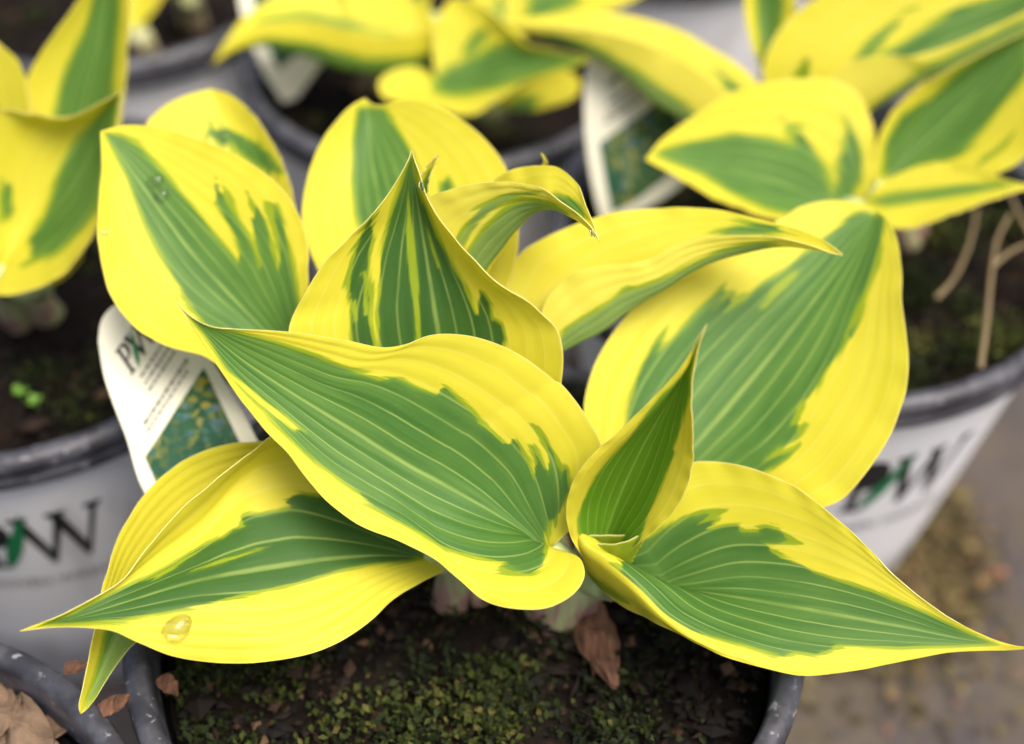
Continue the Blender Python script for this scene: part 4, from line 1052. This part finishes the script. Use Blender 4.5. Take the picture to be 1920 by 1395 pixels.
seedling('bright green seedling on the soil of the pot marked W, nearer the upright leaf stems', 38, 735)
seedling('bright green seedling on the soil of the pot marked W, nearer the plant tag', 65, 752)

# tan leaf litter in the pot without a plant
def litter():
    r_ = np.random.default_rng(21)
    p, cx, cy, R = POTS['frontleft']
    for q in range(7):
        sp = on_plane(r_.uniform(-60, 75), r_.uniform(1330, 1440), ZS + .007)
        r = math.hypot(sp[0] - cx, sp[1] - cy); a = math.atan2(sp[1] - cy, sp[0] - cx)
        L, Wd = r_.uniform(.020, .034), r_.uniform(.009, .015)
        n, m = 10, 6
        th = r_.random() * 6.283
        V, Fc = [], []
        tx, ty = r_.uniform(-.35, .35, 2)
        for i in range(n + 1):
            for j in range(m + 1):
                u, v = i / n - .5, j / m - .5
                w = math.sin(math.pi * min(.98, i / n + .02)) ** .7
                x, y = u * L, v * Wd * w
                z = .0035 * math.sin(9 * u + q) * math.cos(5 * v + q * .7) + .10 * (v * w) ** 2 * Wd * 3 + tx * x + ty * y
                V.append((cx + r * math.cos(a) + x * math.cos(th) - y * math.sin(th), cy + r * math.sin(a) + x * math.sin(th) + y * math.cos(th), ZS + .007 + .0005 * q + z * .7))
        for i in range(n):
            for j in range(m):
                b = i * (m + 1) + j
                Fc.append((b, b + m + 1, b + m + 2, b + 1))
        o = mesh_obj('dead_leaf', V, Fc, M['deadleaf'])
        s = o.modifiers.new('t', 'SOLIDIFY'); s.thickness = .0005
        tag(o, 'curled tan dead leaf lying in the pot without a plant', 'dead leaf', 'dead leaves filling a pot')
litter()

# clumps of debris and moss on the ground beside the right pot
def ground_debris():
    r_ = np.random.default_rng(31)
    V, Fc, T = [], [], []
    c0 = on_plane(1735, 985, 0); c1_ = on_plane(1650, 1120, 0)
    for q in range(5200):
        f = r_.random()
        x, y = (c0 * (1 - f) + c1_ * f)[:2] + r_.normal(0, 1, 2) * (.013, .022)
        if r_.random() < .16: x, y = r_.uniform(.10, .34), r_.uniform(-.16, .16)
        l = r_.uniform(.0015, .0065); w = l * r_.uniform(.2, .5)
        th, ti = r_.random() * 6.283, r_.uniform(0, .9)
        d = np.array([math.cos(th) * math.cos(ti), math.sin(th) * math.cos(ti), math.sin(ti)])
        sd = np.array([-math.sin(th), math.cos(th), r_.uniform(-.4, .4)])
        p = np.array([x, y, r_.uniform(.0, .009)])
        b = len(V); V += [p, p + d * l * .5 + sd * w, p + d * l, p + d * l * .5 - sd * w]
        Fc += [(b, b + 1, b + 2), (b, b + 2, b + 3)]; T += [r_.random()] * 4
    o = mesh_obj('ground_litter', V, Fc, M['litter'], smooth=False)
    a = o.data.attributes.new('tint', 'FLOAT', 'POINT'); a.data.foreach_set('value', T)
    tag(o, 'loose brown and olive plant litter on the ground beside the white pot', 'plant litter', kind='stuff')
M['litter'] = tinted('plant_litter', [(0.0, (0.03, 0.02, 0.012)), (0.5, (0.10, 0.078, 0.032)), (0.85, (0.17, 0.135, 0.05)), (1.0, (0.22, 0.09, 0.06))])
ground_debris()
